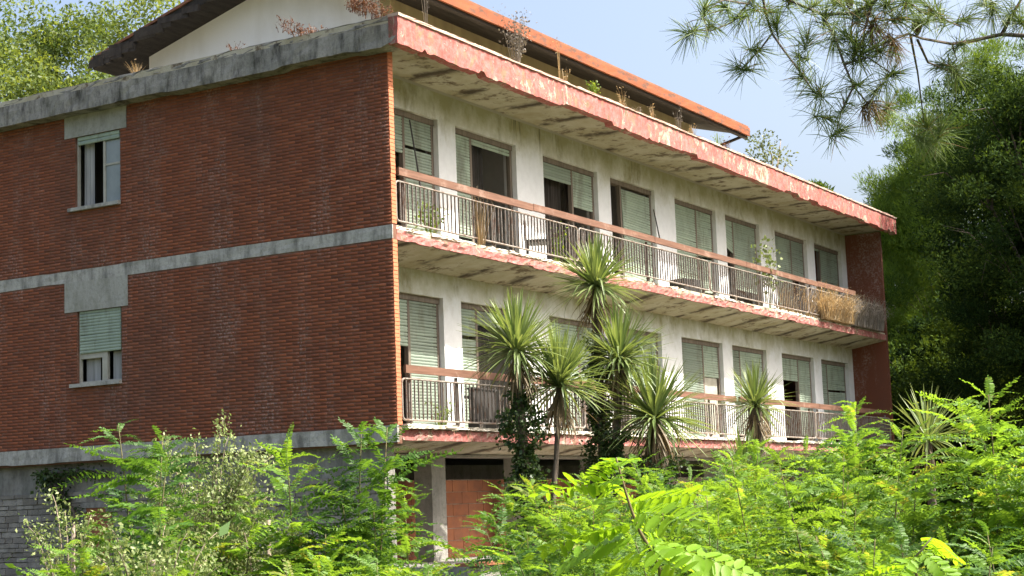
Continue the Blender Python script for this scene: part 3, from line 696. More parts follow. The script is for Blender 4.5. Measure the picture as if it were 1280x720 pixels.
# --- trees behind the brick end
G1 = 'tall leafy trees behind the roof'
tree('locust_tree', gpos(40, 47), 17, (0, 0, 11.5, 4.2, 4.2, 6), 165, 330, .15, .5, 'tree_leaf', 'tall airy green tree at the picture edge above the grey roof corner', 101, 'pale_bark', .95, .7, .1, G1, tint=(.5, .25))
tree('locust_tree', gpos(165, 50), 17.5, (0, 0, 12, 4.0, 4.0, 6), 175, 330, .15, .5, 'tree_leaf', 'tall green tree rising right behind the dark gable overhang', 102, 'pale_bark', .95, .7, .1, G1, tint=(.55, .25))
tree('locust_tree', gpos(-40, 58), 19, (0, 0, 12, 5, 5, 7), 120, 280, .17, .5, 'tree_leaf', 'far leafy tree filling the gaps behind the two tall trees', 103, 'pale_bark', 1.1, .7, .1, G1, tint=(.4, .22))
# --- trees at the far end
G2 = 'dark trees beyond the far end of the building'
tree('pine_tree', gpos(1262, 58), 17.5, (0, 0, 9.6, 4.4, 4.4, 7.4), 760, 420, .21, .13, 'pine_leaf', 'largest dark evergreen with sunlit crown beyond the far end of the building', 111, 'bark', .72, .7, 1.0, G2, shell=.5, limbs=8, tint=(.5, .24))
tree('pine_tree', gpos(1132, 62), 14.0, (0, 0, 7.8, 2.9, 2.9, 5.8), 480, 420, .21, .13, 'pine_leaf', 'narrower evergreen just past the red fascia end', 112, 'bark', .62, .7, 1.0, G2, shell=.4, limbs=7, tint=(.5, .24))
tree('oak_tree', gpos(1345, 44.5), 14, (0, 0, 8.2, 3.5, 3.5, 5.8), 300, 620, .13, .35, 'evergreen_leaf', 'dark tree cut by the right picture edge', 113, 'bark', 1.0, .65, .3, G2, shell=.4, limbs=7, tint=(.08, .12))  # leaf tint set low: shade from trees further right put into the colour
tree('oak_tree', gpos(1190, 50), 8, (0, 0, 3.6, 3.0, 3.0, 3.8), 200, 330, .18, .4, 'evergreen_leaf', 'low shaded tree beside the far brick fin', 114, 'bark', .9, .6, .2, G2, shell=.2, limbs=6, tint=(.3, .2))
tree('oak_tree', gpos(1270, 62), 9, (0, 0, 4.2, 5.0, 5.0, 4.2), 230, 330, .19, .4, 'evergreen_leaf', 'low shaded tree under the largest evergreen', 115, 'bark', 1.0, .6, .2, G2, shell=.2, limbs=6, tint=(.3, .2))
tree('shade_pine', (28.0, -11.0, 0), 19.5, (0, 0, 14.5, 4.6, 4.6, 5.0), 220, 300, .22, .4, 'evergreen_leaf', 'unseen tall pine added outside the right picture edge, shading the dark trees', 116, 'bark', 1.1, .65, .3, G2, shell=.3, limbs=7, tint=(.4, .2))  # unseen tree, added to cast shade on the trees at the far end
tree('grey_tree', gpos(965, 78), 18.8, (0, 0, 14.6, 1.9, 1.9, 4.0), 70, 150, .18, .5, 'far_leaf', 'pale grey-green treetop showing above the red fascia', 121, 'pale_bark', .8, .6, .2, limbs=7)
tree('grey_tree', gpos(1040, 75), 17.2, (0, 0, 13.6, .9, .9, 3.0), 30, 150, .26, .3, 'evergreen_leaf', 'small dark green treetop peeking over the fascia near its far end', 122, 'bark', .6, .6, .5, limbs=5, tint=(.6, .2))
# far wood closing the view under and between the trees
r = np.random.default_rng(5); n = 52000
px = r.uniform(-500, 1900, n); dd = r.uniform(72, 95, n); P = np.array([CP + d * ray(x, 616) for x, d in zip(px[:4000], dd[:4000])])
P = np.repeat(P, 13, 0) + r.normal(0, 1.0, (n, 3)); P[:, 2] = np.repeat(r.uniform(0, 8.0, 4000) * (.75 + .3 * np.sin(px[:4000] * .012)), 13) + r.normal(0, .6, n)
V_, F_, T_ = leaves(P, rdir(r, n), r.uniform(.4, .9, n), .5, r.normal(.35, .2, n), r)
tag(link('far_woodland', mesh_np('far_woodland', V_, F_, T_), M['evergreen_leaf']), 'dark far woodland behind the building reading as one mass', 'woodland', kind='stuff')

# --- palm-like sword-leaf plants in front of the balconies
def sword(name, head, ground, radius, nl, label, seed, trunk_r=.07, skirt=40, lean=(0, 0), group='spiky sword-leaf palms in front of the balconies', tone=.5, part_trunk=True):
    r = np.random.default_rng(seed); head = np.asarray(head, float); base = np.array([head[0] + lean[0], head[1] + lean[1], ground]); root = empty(name, tuple(base)); H = head - base
    mid = H * .5 + np.array([-lean[0] * .25, -lean[1] * .25, 0])
    if part_trunk:
        P = bezier(np.zeros(3), mid, H, 14); tb = MB(); tb.tube(P, [trunk_r * (1.25 - .35 * t) * (1 + .08 * math.sin(i * 2.6)) for i, t in enumerate(np.linspace(0, 1, 14))], 9); tb.build('trunk', M['bark'], root, True)
    def blades(n, elev, L, W, bend, tone, z0=0.0):
        V, F, T = [], [], []
        for k in range(n):
            az = r.uniform(0, 6.283); el = elev(k / max(1, n - 1)) + r.normal(0, .10); l = L * r.uniform(.8, 1.1); w = W * r.uniform(.8, 1.15); bd = bend(el) * r.uniform(.5, 1.6) + (r.uniform(.7, 1.7) if r.random() < .07 else 0)
            o = np.array([math.cos(az), math.sin(az), 0]); p = H + o * .03 + np.array([0, 0, z0 * r.random()]); sd = np.array([-math.sin(az), math.cos(az), 0]); tv = r.normal(tone, .2); S = 6
            for i in range(S + 1):
                t = i / S; a = el - bd * t * t; d = o * math.cos(a) + np.array([0, 0, math.sin(a)])
                if i: p = p + d * l / S
                up = -o * math.sin(a) + np.array([0, 0, math.cos(a)]); ww = w * (.55 + 1.1 * t) if t < .35 else w * (.94) * (1 - ((t - .35) / .65) ** 1.7) + .002
                b0 = len(V); V += [p - sd * ww + up * ww * .45, p, p + sd * ww + up * ww * .45]; T += [tv] * 3
                if i: F += [(b0 - 3, b0 - 2, b0 + 1, b0), (b0 - 2, b0 - 1, b0 + 2, b0 + 1)]
        return np.array(V), np.array(F, dtype=np.int32), np.clip(T, 0, 1)
    V_, F_, T_ = blades(nl, lambda q: math.radians(88 - 116 * q ** 1.0), radius, .0205 * radius / .8, lambda e: .06 + .20 * max(0, .9 - e), tone, .12)
    link('leaf_rosette', mesh_np('leaf_rosette', V_, F_, T_), M['sword_leaf'], root)
    if skirt:
        V_, F_, T_ = blades(skirt, lambda q: math.radians(-38 - 40 * q), radius * .74, .018, lambda e: .35, .5, -.25)
        link('dead_leaves', mesh_np('dead_leaves', V_, F_, T_), M['dead_leaf'], root)
    return tag(root, label, 'palm', group)
def hd(px, py, Y=-1.9): return onY(px, py, Y)
sword('sword_palm', hd(646, 443), .0, .88, 250, 'spiky palm on ivy-covered trunk, first one from the brick corner', 201, .075, 60, (.15, -.1))
sword('sword_palm', hd(699, 485, -2.3), .0, .90, 250, 'spiky palm on a thin bare stem, just beside the first palm', 202, .04, 60, (-.7, .1))
sword('sword_palm', hd(745, 361, -1.7), .0, .84, 250, 'tallest spiky palm, its head level with the upper balcony slab', 203, .07, 90, (.15, .1))
sword('sword_palm', hd(774, 453, -2.2), .0, .90, 250, 'spiky palm directly under the tallest palm head', 204, .065, 70, (-.7, .2))
sword('sword_palm', hd(818, 526, -2.7), .0, 1.04, 250, 'broad low spiky palm in front of the lower balcony railing', 205, .07, 90, (-.1, -.1))
sword('sword_palm', hd(944, 510, -2.0), .0, .82, 165, 'spiky palm standing alone before the sixth lower door', 206, .14, 70, (.25, .0))
sword('sword_palm', onY(1160, 552, -5.0), .0, .98, 110, 'spiky palm rising from the bushes near the dark trees', 207, .08, 20)
sword('sword_palm', onY(930, 600, -3.6), .0, .85, 95, 'dark low spiky palm half hidden under the lone palm', 208, .06, 24, tone=.25)

# --- ivy on the trunks and on the base wall
def ivy(path, radius, n, label, seed, mt='ivy_leaf', size=.06, group='ivy climbing the palm trunks', spread=None):
    r = np.random.default_rng(seed); Pth = np.array(path, float); base = Pth[0].copy(); root = empty('ivy', tuple(base)); t = r.random(n) * (len(Pth) - 1)
    C = np.stack([np.interp(t, range(len(Pth)), Pth[:, j]) for j in range(3)], 1) - base; u = rdir(r, n); u[:, 2] *= .3; k = 1 + .5 * np.sin(t * 5 + seed) + .3 * np.sin(t * 13)
    P = C + norm(u) * (radius * k * r.uniform(.5, 1.15, n))[:, None]
    V_, F_, T_ = leaves(P, norm(u + rdir(r, n) * .7 + np.array([0, 0, -.35])), size * r.uniform(.6, 1.3, n), .85, r.normal(.4, .22, n), r)
    link('leaf_mass', mesh_np('leaf_mass', V_, F_, T_), M[mt], root)
    MB().tube(Pth - base, radius * .25, 6).build('vine', M['bark'], root)
    return tag(root, label, 'ivy', group)
def trunkpath(head, lean, top): 
    h = np.array(head); b0 = np.array([h[0] + lean[0], h[1] + lean[1], .0]); return [b0 + (h - b0) * q for q in np.linspace(0, top, 6)]
ivy(trunkpath(hd(646, 443), (.15, -.1), .86), .22, 7000, 'dark ivy wrapped round the first palm trunk', 301)
ivy(trunkpath(hd(745, 361, -1.7), (.15, .1), .84), .22, 7000, 'dark ivy thick on the tallest palm trunk', 302)
ivy(trunkpath(hd(774, 453, -2.2), (-.7, .2), .72), .2, 5000, 'dark ivy on the leaning trunk below the tallest palm', 303)
ivy(trunkpath(hd(818, 526, -2.7), (-.1, -.1), .8), .26, 5000, 'dark ivy at the foot of the broad low palm', 304)
pw = [onX(x, y, .1) for x, y in ((105, 700), (92, 640), (72, 610), (58, 594), (95, 590), (135, 592))]
ivy(pw, .20, 1300, 'dark ivy creeping over the grey base wall below the end wall windows', 305, 'ivy_leaf', .07, None)

# --- bushes: young locust shoots
G3 = 'feathery locust shrubs in front of the building'
def shrub(px, top, d, shoots, spread, flen, label, seed, **k):
    p = at(px, top, d); b0 = (float(p[0]), float(p[1]), 0.0)
    return locust('locust_shrub', b0, float(p[2]) - .11, shoots, spread, flen, label, G3, seed=seed, mt='locust_deep' if seed % 5 == 0 else 'locust_leaf', **k)
L = [
 (185, 500, 8.6, 5, .42, .27, 'tallest feathery shrub below the lower end wall window'),
 (75, 640, 8.0, 6, .40, .26, 'small feathery shrub in front of the stone base, nearest the picture edge'),
 (265, 660, 8.4, 6, .40, .25, 'feathery shrub under the pale bush'),
 (300, 700, 7.2, 6, .36, .24, 'low feathery shrub at the bottom edge below the pale bush'),
 (390, 530, 9.0, 4, .22, .27, 'upright feathery shrub just left of the brick corner'),
 (450, 510, 9.2, 6, .34, .28, 'feathery shrub whose tip touches the brick corner base'),
 (500, 590, 9.4, 6, .50, .28, 'arching feathery shrub across the first bricked-up bay'),
 (430, 670, 7.8, 8, .45, .26, 'dense feathery shrub at the bottom below the brick corner'),
 (560, 690, 8.2, 5, .34, .26, 'low feathery shrub before the bricked-up bay floor'),
 (140, 690, 7.0, 6, .42, .25, 'low feathery shrub at the bottom under the stone base'),
 (690, 620, 13.0, 8, .70, .28, 'shaded feathery shrub at the foot of the ivy trunks'),
 (790, 585, 14.0, 9, .80, .28, 'feathery shrub below the broad low palm'),
 (880, 540, 13.5, 9, .80, .30, 'feathery shrub beside the lone palm'),
 (870, 600, 9.5, 8, .60, .27, 'mid-height feathery shrub behind the near broad-leaf sapling'),
 (965, 550, 11.0, 8, .55, .28, 'feathery shrub under the lone palm trunk'),
 (960, 650, 8.0, 8, .55, .26, 'low dense shrub right of the near sapling'),
 (1045, 480, 10.5, 8, .50, .30, 'tall feathery shrub in front of the last lower doors'),
 (1010, 545, 9.5, 8, .50, .28, 'feathery shrub left of the tall one before the last doors'),
 (1085, 540, 9.0, 8, .50, .28, 'feathery shrub below the far brick fin'),
 (1135, 625, 8.4, 8, .50, .27, 'feathery shrub under the palm among the bushes'),
 (1195, 575, 8.8, 8, .45, .28, 'feathery shrub right of the palm among the bushes'),
 (1235, 470, 8.6, 8, .42, .30, 'tallest feathery shrub before the dark trees'),
 (1275, 500, 8.2, 7, .40, .28, 'feathery shrub cut by the right picture edge'),
 (1060, 640, 7.2, 9, .50, .25, 'low dense shrub in the middle of the bush mass'),
 (1160, 650, 6.6, 9, .50, .24, 'low dense shrub at the bottom below the palm among the bushes'),
 (1250, 630, 6.6, 9, .48, .25, 'dense shrub low at the right picture edge'),
 (1010, 690, 6.2, 8, .45, .23, 'lowest shrub at the bottom edge right of the near sapling'),
 (1225, 690, 5.6, 8, .42, .22, 'lowest shrub in the bottom right corner'),
 (705, 585, 17.5, 9, .8, .30, 'shaded feathery shrub between the first two palm trunks'),
 (745, 600, 11.0, 8, .6, .28, 'feathery shrub behind the near sapling tip'),
 (860, 565, 17.0, 10, .9, .32, 'feathery shrub between the broad low palm and the lone palm'),
 (905, 575, 12.0, 9, .7, .29, 'feathery shrub in front of the dark low palm'),
 (1000, 545, 14.0, 10, .8, .31, 'feathery shrub hiding the lower railing past the lone palm'),
 (1100, 545, 13.0, 10, .7, .30, 'feathery shrub at the foot of the far brick fin'),
 (1120, 640, 7.6, 9, .5, .26, 'dense shrub below and left of the palm among the bushes'),
 (1200, 640, 7.4, 9, .5, .26, 'dense shrub below and right of the palm among the bushes'),
 (930, 690, 6.8, 9, .5, .25, 'low shrub behind the bottom fronds of the near sapling'),
 (620, 700, 10.5, 7, .5, .26, 'low shrub before the ledge beside the first palm trunk'),
 (230, 600, 8.9, 8, .45, .27, 'feathery shrub growing into the pale bush'),
 (25, 690, 7.6, 6, .4, .25, 'low shrub in the bottom left corner'),
 (350, 685, 8.6, 8, .4, .25, 'dense feathery shrub between the pale bush and the brick corner'),
]
for i, (px, top, d, sh, sp, fl, lb) in enumerate(L):
    shrub(px, top, d, sh, sp, fl, lb, 400 + i, tint=.5 + .25 * ((i * 37) % 10) / 10, per=.020)
# the near sapling with large leaflets, and one more tip in the corner
def sapling(stem, d, fronds, label, seed):
    root_p = at(*stem[0], d); base = np.array([root_p[0], root_p[1], 0.0]); root = empty('locust_sapling', tuple(base)); S = [np.zeros(3)] + [at(x, y, d) - base for x, y in stem]
    MB().tube(S, [.0045] + [.004 - .0028 * i / len(stem) for i in range(len(stem))], 6).build('stem', M['green_stem'], root, True)
    parts = []; r = np.random.default_rng(seed)
    for j, (x0, y0, x1, y1, dz, roll) in enumerate(fronds):
        a = at(x0, y0, d) - base; b0 = at(x1, y1, d + dz) - base; L = np.linalg.norm(b0 - a); V_, F_, T_ = FN[j % 4]
        parts.append(stamp(V_, F_, frames(((b0 - a) / L)[None], np.array([roll])), a[None], np.array([L * 1.03]), np.array([r.uniform(.35, .85)]), T_))
    V_, F_, T_ = join(parts); link('foliage', mesh_np('foliage', V_, F_, T_), M['near_leaf'], root)
    return tag(root, label, 'sapling', 'near saplings with large bright leaflets')
sapling([(825, 712), (815, 690), (800, 665), (790, 640), (782, 615), (775, 590), (770, 572)], 3.1,
  [(808, 680, 955, 712, -.05, .5), (802, 668, 690, 690, .12, -.5), (797, 655, 672, 662, .05, .35), (806, 676, 878, 725, -.15, .6), (786, 628, 868, 608, .12, -.55), (792, 645, 850, 632, -.18, .7), (780, 605, 685, 592, .10, .5), (775, 592, 742, 622, -.12, .2),
   (773, 580, 790, 570, -.10, .3), (772, 576, 738, 588, .10, .4), (771, 574, 762, 566, .12, 0), (812, 688, 720, 715, -.15, .5), (815, 700, 905, 695, .2, .5), (784, 620, 828, 655, .2, .9)],
  'near sapling with large bright yellow-green leaflets at the bottom centre', 501)
sapling([(1150, 760), (1146, 720), (1140, 700), (1150, 690), (1165, 672)], 3.6,
  [(1150, 690, 1205, 735, -.1, .5), (1143, 705, 1072, 708, .05, .4), (1160, 678, 1180, 690, .1, .5), (1148, 695, 1110, 725, -.1, -.4), (1165, 672, 1195, 690, .15, .4)],
  'tip of a near sapling at the bottom edge among the right-hand bushes', 502)

# --- pale small-leaved bush
def small_bush(name, px, py, d, rx, rz, n, mt, label, seed, lsize=.025, trunk='pale_bark', sprays=110):
    c = at(px, py, d); base = np.array([c[0], c[1], 0]); root = empty(name, tuple(base)); r = np.random.default_rng(seed); tb = MB(); P, Dv = [], []
    for k in range(sprays):
        u = rdir(r, 1)[0]; e = np.array([u[0] * rx, u[1] * rx, c[2] + u[2] * rz]) * np.array([1, 1, 1]) * r.uniform(.75, 1.05); e[2] = max(e[2], .25)
        s0 = np.array([u[0] * .04, u[1] * .04, e[2] * .25]); md = np.array([e[0] * .35, e[1] * .35, e[2] * .95]); B = bezier(s0, md, e, 8); tb.tube(B, [.012 * (1 - .85 * q) for q in np.linspace(0, 1, 8)], 4)
        Ba = np.array(B); m_ = n // sprays; t = r.uniform(2.2, 7, m_) ; q = np.stack([np.interp(t, range(8), Ba[:, j]) for j in range(3)], 1); q += r.normal(0, .035, (m_, 3)) * np.array([1, 1, .8])
        P.append(q); Dv.append(norm(rdir(r, m_) + np.array([0, 0, .3])))
    tb.tube([np.zeros(3), np.array([0, 0, c[2] * .5]), np.array([.03, .02, c[2]])], [.03, .022, .01], 6); tb.build('stem', M[trunk], root, True)
    P = np.concatenate(P); Dv = np.concatenate(Dv); V_, F_, T_ = leaves(P, Dv, lsize * r.uniform(.6, 1.3, len(P)), .55, r.normal(.5, .28, len(P)), r)
    link('foliage', mesh_np('foliage', V_, F_, T_), M[mt], root); return tag(root, label, 'shrub', 'pale small-leaved bushes')
small_bush('pale_bush', 258, 610, 9.6, .40, .36, 26000, 'pale_leaf', 'large pale small-leaved bush right of the tallest feathery shrub', 601)
small_bush('pale_bush', 90, 655, 9.2, .24, .20, 5200, 'pale_leaf', 'small pale bush against the stone base', 602, sprays=24)
small_bush('pale_bush', 190, 700, 8.0, .40, .16, 7000, 'pale_leaf', 'low pale bush at the bottom under the tallest feathery shrub', 603, sprays=30)
small_bush('pale_bush', 335, 650, 9.4, .22, .20, 5200, 'pale_leaf', 'small pale bush between the pale bush and the feathery shrubs', 604, sprays=24)

# --- undergrowth covering the soil
r = np.random.default_rng(77); n = 46000; px = r.uniform(-200, 1500, n); dd = r.uniform(3.5, 24, n) ; P = CP + dd[:, None] * np.array([ray(x, 616) for x in px]); P[:, 2] = np.abs(r.normal(0, .34, n)) + .05 + .35 * (np.sin(P[:, 0] * 1.7) * np.sin(P[:, 1] * 1.3) > .2) * r.random(n)
ok = ~((P[:, 0] > .1) & (P[:, 1] > -1.1)); P = P[ok]; n = len(P)
V_, F_, T_ = leaves(P, norm(rdir(r, n) + np.array([0, 0, .5])), r.uniform(.05, .12, n), .45, r.normal(.55, .25, n), r)
tag(link('undergrowth', mesh_np('undergrowth', V_, F_, T_), M['locust_deep']), 'low green undergrowth covering the soil', 'undergrowth', kind='stuff')

# --- the thicket goes on past both picture edges
r = np.random.default_rng(78); n = 9000; px = np.where(r.random(n) < .62, r.uniform(1345, 2500, n), r.uniform(-1300, -75, n)); dd = r.uniform(5.5, 20, n); P = CP + dd[:, None] * np.array([ray(x, 616) for x in px])
hm = 1.0 + .55 * np.sin(P[:, 0] * 1.9) * np.sin(P[:, 1] * 1.6 + 1) + .3 * np.sin(P[:, 0] * .7 + 2); P[:, 2] = hm * r.random(n) ** .6 + .1
ok = ~((P[:, 0] > -.4) & (P[:, 1] > -1.6)); P = P[ok]; n = len(P); az = r.uniform(0, 6.283, n); el = np.radians(r.normal(20, 16, n)); Dv = np.stack([np.cos(az) * np.cos(el), np.sin(az) * np.cos(el), np.sin(el)], 1); parts = []; ti = r.normal(.5, .2, n); Sc = .32 * r.uniform(.7, 1.2, n)
for j, (V_, F_, T_) in enumerate(FT):
    i = np.arange(j, n, len(FT)); parts.append(stamp(V_, F_, frames(Dv[i], r.normal(0, .35, len(i))), P[i], Sc[i], ti[i], T_))
V_, F_, T_ = join(parts); tag(link('thicket', mesh_np('thicket', V_, F_, T_), M['locust_leaf']), 'feathery green thicket going on past the picture edges', 'thicket', kind='stuff')

# --- weeds on the roof edge and on the balconies
def weed(name, foot, h, spread, stems, label, mt, seed, leafn=0, lsize=.05, cat='weed', group=None, width=.006, lean=0.0, droop=.3, lw=.4, base_f=.25):
    r = np.random.default_rng(seed); root = empty(name, tuple(float(v) for v in foot)); V, F, T = [], [], []; LP = []
    for k in range(stems):
        a = r.uniform(0, 6.28); hh = h * r.uniform(.55, 1); s = spread * r.uniform(.2, 1); st = np.array([math.cos(a) * s * .25, math.sin(a) * s * .25, -.02]); tip = np.array([math.cos(a) * s + lean, math.sin(a) * s, hh])
        if base_f > .3: st = np.array([r.uniform(-1, 1) * spread, r.uniform(-.12, .12), -.02]); tip = st + np.array([r.normal(0, .45) * hh, r.normal(-.12, .22) * hh, hh * r.uniform(.35, 1)])
        md = st * .6 + tip * .4 + np.array([0, 0, hh * droop]); B = bezier(st, md, tip, 6); sd = np.array([-math.sin(a), math.cos(a), 0]) if r.random() < .5 else CR; tv = r.normal(.5, .25)
        for i, p in enumerate(B):
            w_ = width * (1 - .8 * i / 5); b0 = len(V); V += [p - sd * w_, p + sd * w_]; T += [tv] * 2
            if i: F.append((b0 - 2, b0 - 1, b0 + 1, b0))
        LP += [np.array(B[i]) for i in (2, 3, 4, 5)]
    link('stems', mesh_np('stems', np.array(V), np.array(F, dtype=np.int32), np.clip(T, 0, 1)), M[mt[0]], root)
    if leafn:
        LP = np.array(LP); i = r.integers(0, len(LP), leafn); P = LP[i] + r.normal(0, h * .06, (leafn, 3)); V_, F_, T_ = leaves(P, norm(rdir(r, leafn) + np.array([0, 0, .4])), lsize * r.uniform(.5, 1.3, leafn), lw, r.normal(.5, .25, leafn), r)
        link('leaves', mesh_np('leaves', V_, F_, T_), M[mt[1]], root)
    return tag(root, label, cat, group)
G4 = 'weeds growing on the roof edge'; zr0 = ZFT + .0; YR = -.30
def rx(px, py): return float(onY(px, py, YR)[0])
weed('roof_weed', (rx(478, 15), YR + .3, zr0), .34, .45, 90, 'bushy rust-brown weed on the very corner of the roof edge', ('rust_weed', 'rust_weed'), 701, 700, .05, base_f=.6, group=G4)
weed('roof_weed', (-.15, 1.5, zr0), .28, .5, 60, 'sprawling rust-brown weed beside the corner weed on the grey edge', ('rust_weed', 'rust_weed'), 702, 420, .05, base_f=.6, group=G4)
weed('roof_weed', (-.15, 2.95, zr0), .16, .2, 16, 'small reddish weed before the white gable', ('rust_weed', 'rust_weed'), 703, 60, .04, group=G4)
weed('roof_weed', (-.15, 5.1, zr0), .22, .25, 30, 'straw-coloured tuft at the low end of the white gable', ('straw', 'straw'), 704, 20, .04, group=G4)
weed('roof_weed', (rx(533, 38), YR, zr0), .95, .16, 5, 'thin pale dead stem near the roof corner', ('grey_weed', 'grey_weed'), 705, 20, .04, group=G4)
weed('roof_weed', (rx(645, 78), YR, zr0), .95, .30, 26, 'tall grey dried weed with seed heads above the second door', ('grey_weed', 'grey_weed'), 706, 420, .05, group=G4, lw=.7)
weed('roof_weed', (rx(700, 104), YR, zr0), .95, .10, 5, 'single tall dry stalk above the third door', ('straw', 'straw'), 707, 10, .04, group=G4)
weed('roof_weed', (rx(706, 106), YR, zr0), .36, .16, 14, 'short dry tuft at the foot of the tall stalk', ('straw', 'straw'), 708, 10, .04, group=G4)
weed('roof_weed', (rx(743, 121), YR, zr0), .30, .14, 26, 'fresh green tuft on the roof edge', ('weed_leaf', 'weed_leaf'), 709, 90, .07, group=G4, width=.012)
for i, (x, h, m_, lb) in enumerate(((780, .42, 'straw', 'orange dry tuft next after the green tuft'), (800, .22, 'grey_weed', 'short grey tuft under the eave'), (817, .36, 'straw', 'dry tuft halfway along the roof edge'), (850, .55, 'grey_weed', 'thin grey stalks near the attic end'), (866, .32, 'straw', 'straw tuft below the eave end'), (898, .36, 'weed_leaf', 'greenish tuft under the tip of the eave'), (909, .30, 'rust_weed', 'last reddish tuft on the roof edge'))):
    weed('roof_weed', (rx(x, 20 + (x - 487) * .407), YR, zr0), h, .14, 14, lb, (m_, m_), 720 + i, 26, .05, group=G4)
G5 = 'plants on the balconies'
def bx_(px, py, Y): return float(onY(px, py, Y)[0])
weed('balcony_plant', (bx_(538, 285, .35), .35, Z2T), .55, .28, 26, 'leafy green plant behind the railing under the first upper door', ('weed_leaf', 'weed_leaf'), 741, 170, .09, group=G5)
weed('balcony_plant', (bx_(598, 290, .02), -.02, Z2T), .95, .32, 22, 'dead pale creeper tangled in the upper railing', ('straw', 'grey_weed'), 742, 30, .05, group=G5)
weed('balcony_plant', (bx_(695, 310, .2), .2, Z2T), .75, .2, 14, 'upright green weed behind the upper railing below the third door', ('weed_leaf', 'weed_leaf'), 743, 60, .07, group=G5)
weed('balcony_plant', (bx_(962, 385, .1), .1, Z2T), 1.75, .22, 8, 'tall pale-leaved climber beside the sixth upper door', ('weed_leaf', 'pale_leaf'), 744, 200, .10, group=G5, lw=.8)
weed('dry_grass', (bx_(985, 385, .25), .25, Z2T), .95, .7, 170, 'thin dry grass behind the upper railing near the seventh door', ('straw', 'straw'), 745, 60, .05, base_f=.7, group=G5, width=.008)
weed('dry_grass', (bx_(1022, 396, .15), .15, Z2T), 1.05, .9, 300, 'tall dry grass before the last upper door', ('straw', 'straw'), 746, 120, .06, base_f=.7, group=G5, width=.009)
weed('dry_grass', (bx_(1045, 402, -.05), -.08, Z2T), .85, 1.0, 900, 'bushy straw mound spilling over the upper slab edge', ('straw', 'straw'), 747, 260, .06, base_f=.7, group=G5, width=.008, droop=.6)
weed('dry_grass', (bx_(1078, 408, .0), -.05, Z2T), .95, 1.3, 1000, 'shaded brown grass mass at the far end of the upper balcony', ('grey_weed', 'grey_weed'), 748, 240, .06, base_f=.7, group=G5, width=.008, droop=.7)
weed('balcony_plant', (bx_(552, 524, .1), .1, Z1T), .42, .3, 24, 'low green weed behind the lower railing near the brick fin', ('weed_leaf', 'weed_leaf'), 749, 90, .06, group=G5)
weed('balcony_plant', (bx_(640, 527, .15), .15, Z1T), .35, .3, 20, 'low weed behind the lower railing beside the first palm trunk', ('weed_leaf', 'weed_leaf'), 750, 60, .06, group=G5)

# --- things left on the balconies
def thing_box(name, parts_, label, cat, mt, loc, rot=(0, 0, 0)):
    root = empty(name, loc); root.rotation_euler = rot
    for nm, bx in parts_: MB().box(*bx).build(nm, M[mt], root)
    return tag(root, label, cat)
xx = bx_(603, 505, .45)
thing_box('discarded_heater', [('body', (-.42, .42, -.05, .05, .18, .68)), ('foot', (-.36, -.30, -.10, .10, 0, .18)), ('foot', (.30, .36, -.10, .10, 0, .18)), ('ledge', (-.44, .44, -.07, .07, .682, .71))], 'dark discarded heater standing behind the lower railing near the fin', 'heater', 'dark_plastic', (xx, .45, Z1T), (0, 0, .1))
thing_box('overturned_chair', [('seat', (-.24, .24, -.22, .22, .40, .45)), ('backrest', (-.24, .24, .20, .24, .45, .80)), ('leg', (-.23, -.19, -.21, -.17, 0, .40)), ('leg', (.19, .23, -.21, -.17, 0, .40)), ('leg', (-.23, -.19, .17, .21, 0, .40)), ('leg', (.19, .23, .17, .21, 0, .40))], 'dark old chair behind the upper railing below the third door', 'chair', 'dark_plastic', (bx_(672, 305, .55), .55, Z2T), (0, 0, .5))
thing_box('old_crate', [('side', (-.3, .3, -.2, -.18, 0, .34)), ('side', (-.3, .3, .18, .2, 0, .34)), ('end', (-.3, -.28, -.18, .18, 0, .34)), ('end', (.28, .3, -.18, .18, 0, .34)), ('base', (-.28, .28, -.18, .18, .0, .02))], 'dark low crate behind the upper railing below the fifth door', 'crate', 'dark_plastic', (bx_(856, 345, .5), .5, Z2T), (0, 0, -.2))
def pole(p0, p1, label):
    p0 = np.array(p0); root = MB().tube([np.zeros(3), (np.array(p1) - p0) * .5 + np.array([.004, 0, 0]), np.array(p1) - p0], [.016, .014, .012], 6).build('leaning_pole', M['dark_plastic'], None, False, tuple(float(v) for v in p0)); tag(root, label, 'pole', 'poles leaning at the doors')
pole(onY(526, 235, .75), onY(512, 150, .97), 'thin dark pole leaning at the first upper door')
pole(onY(826, 305, .7), onY(817, 262, .98), 'thin dark pole leaning at the fourth upper door')

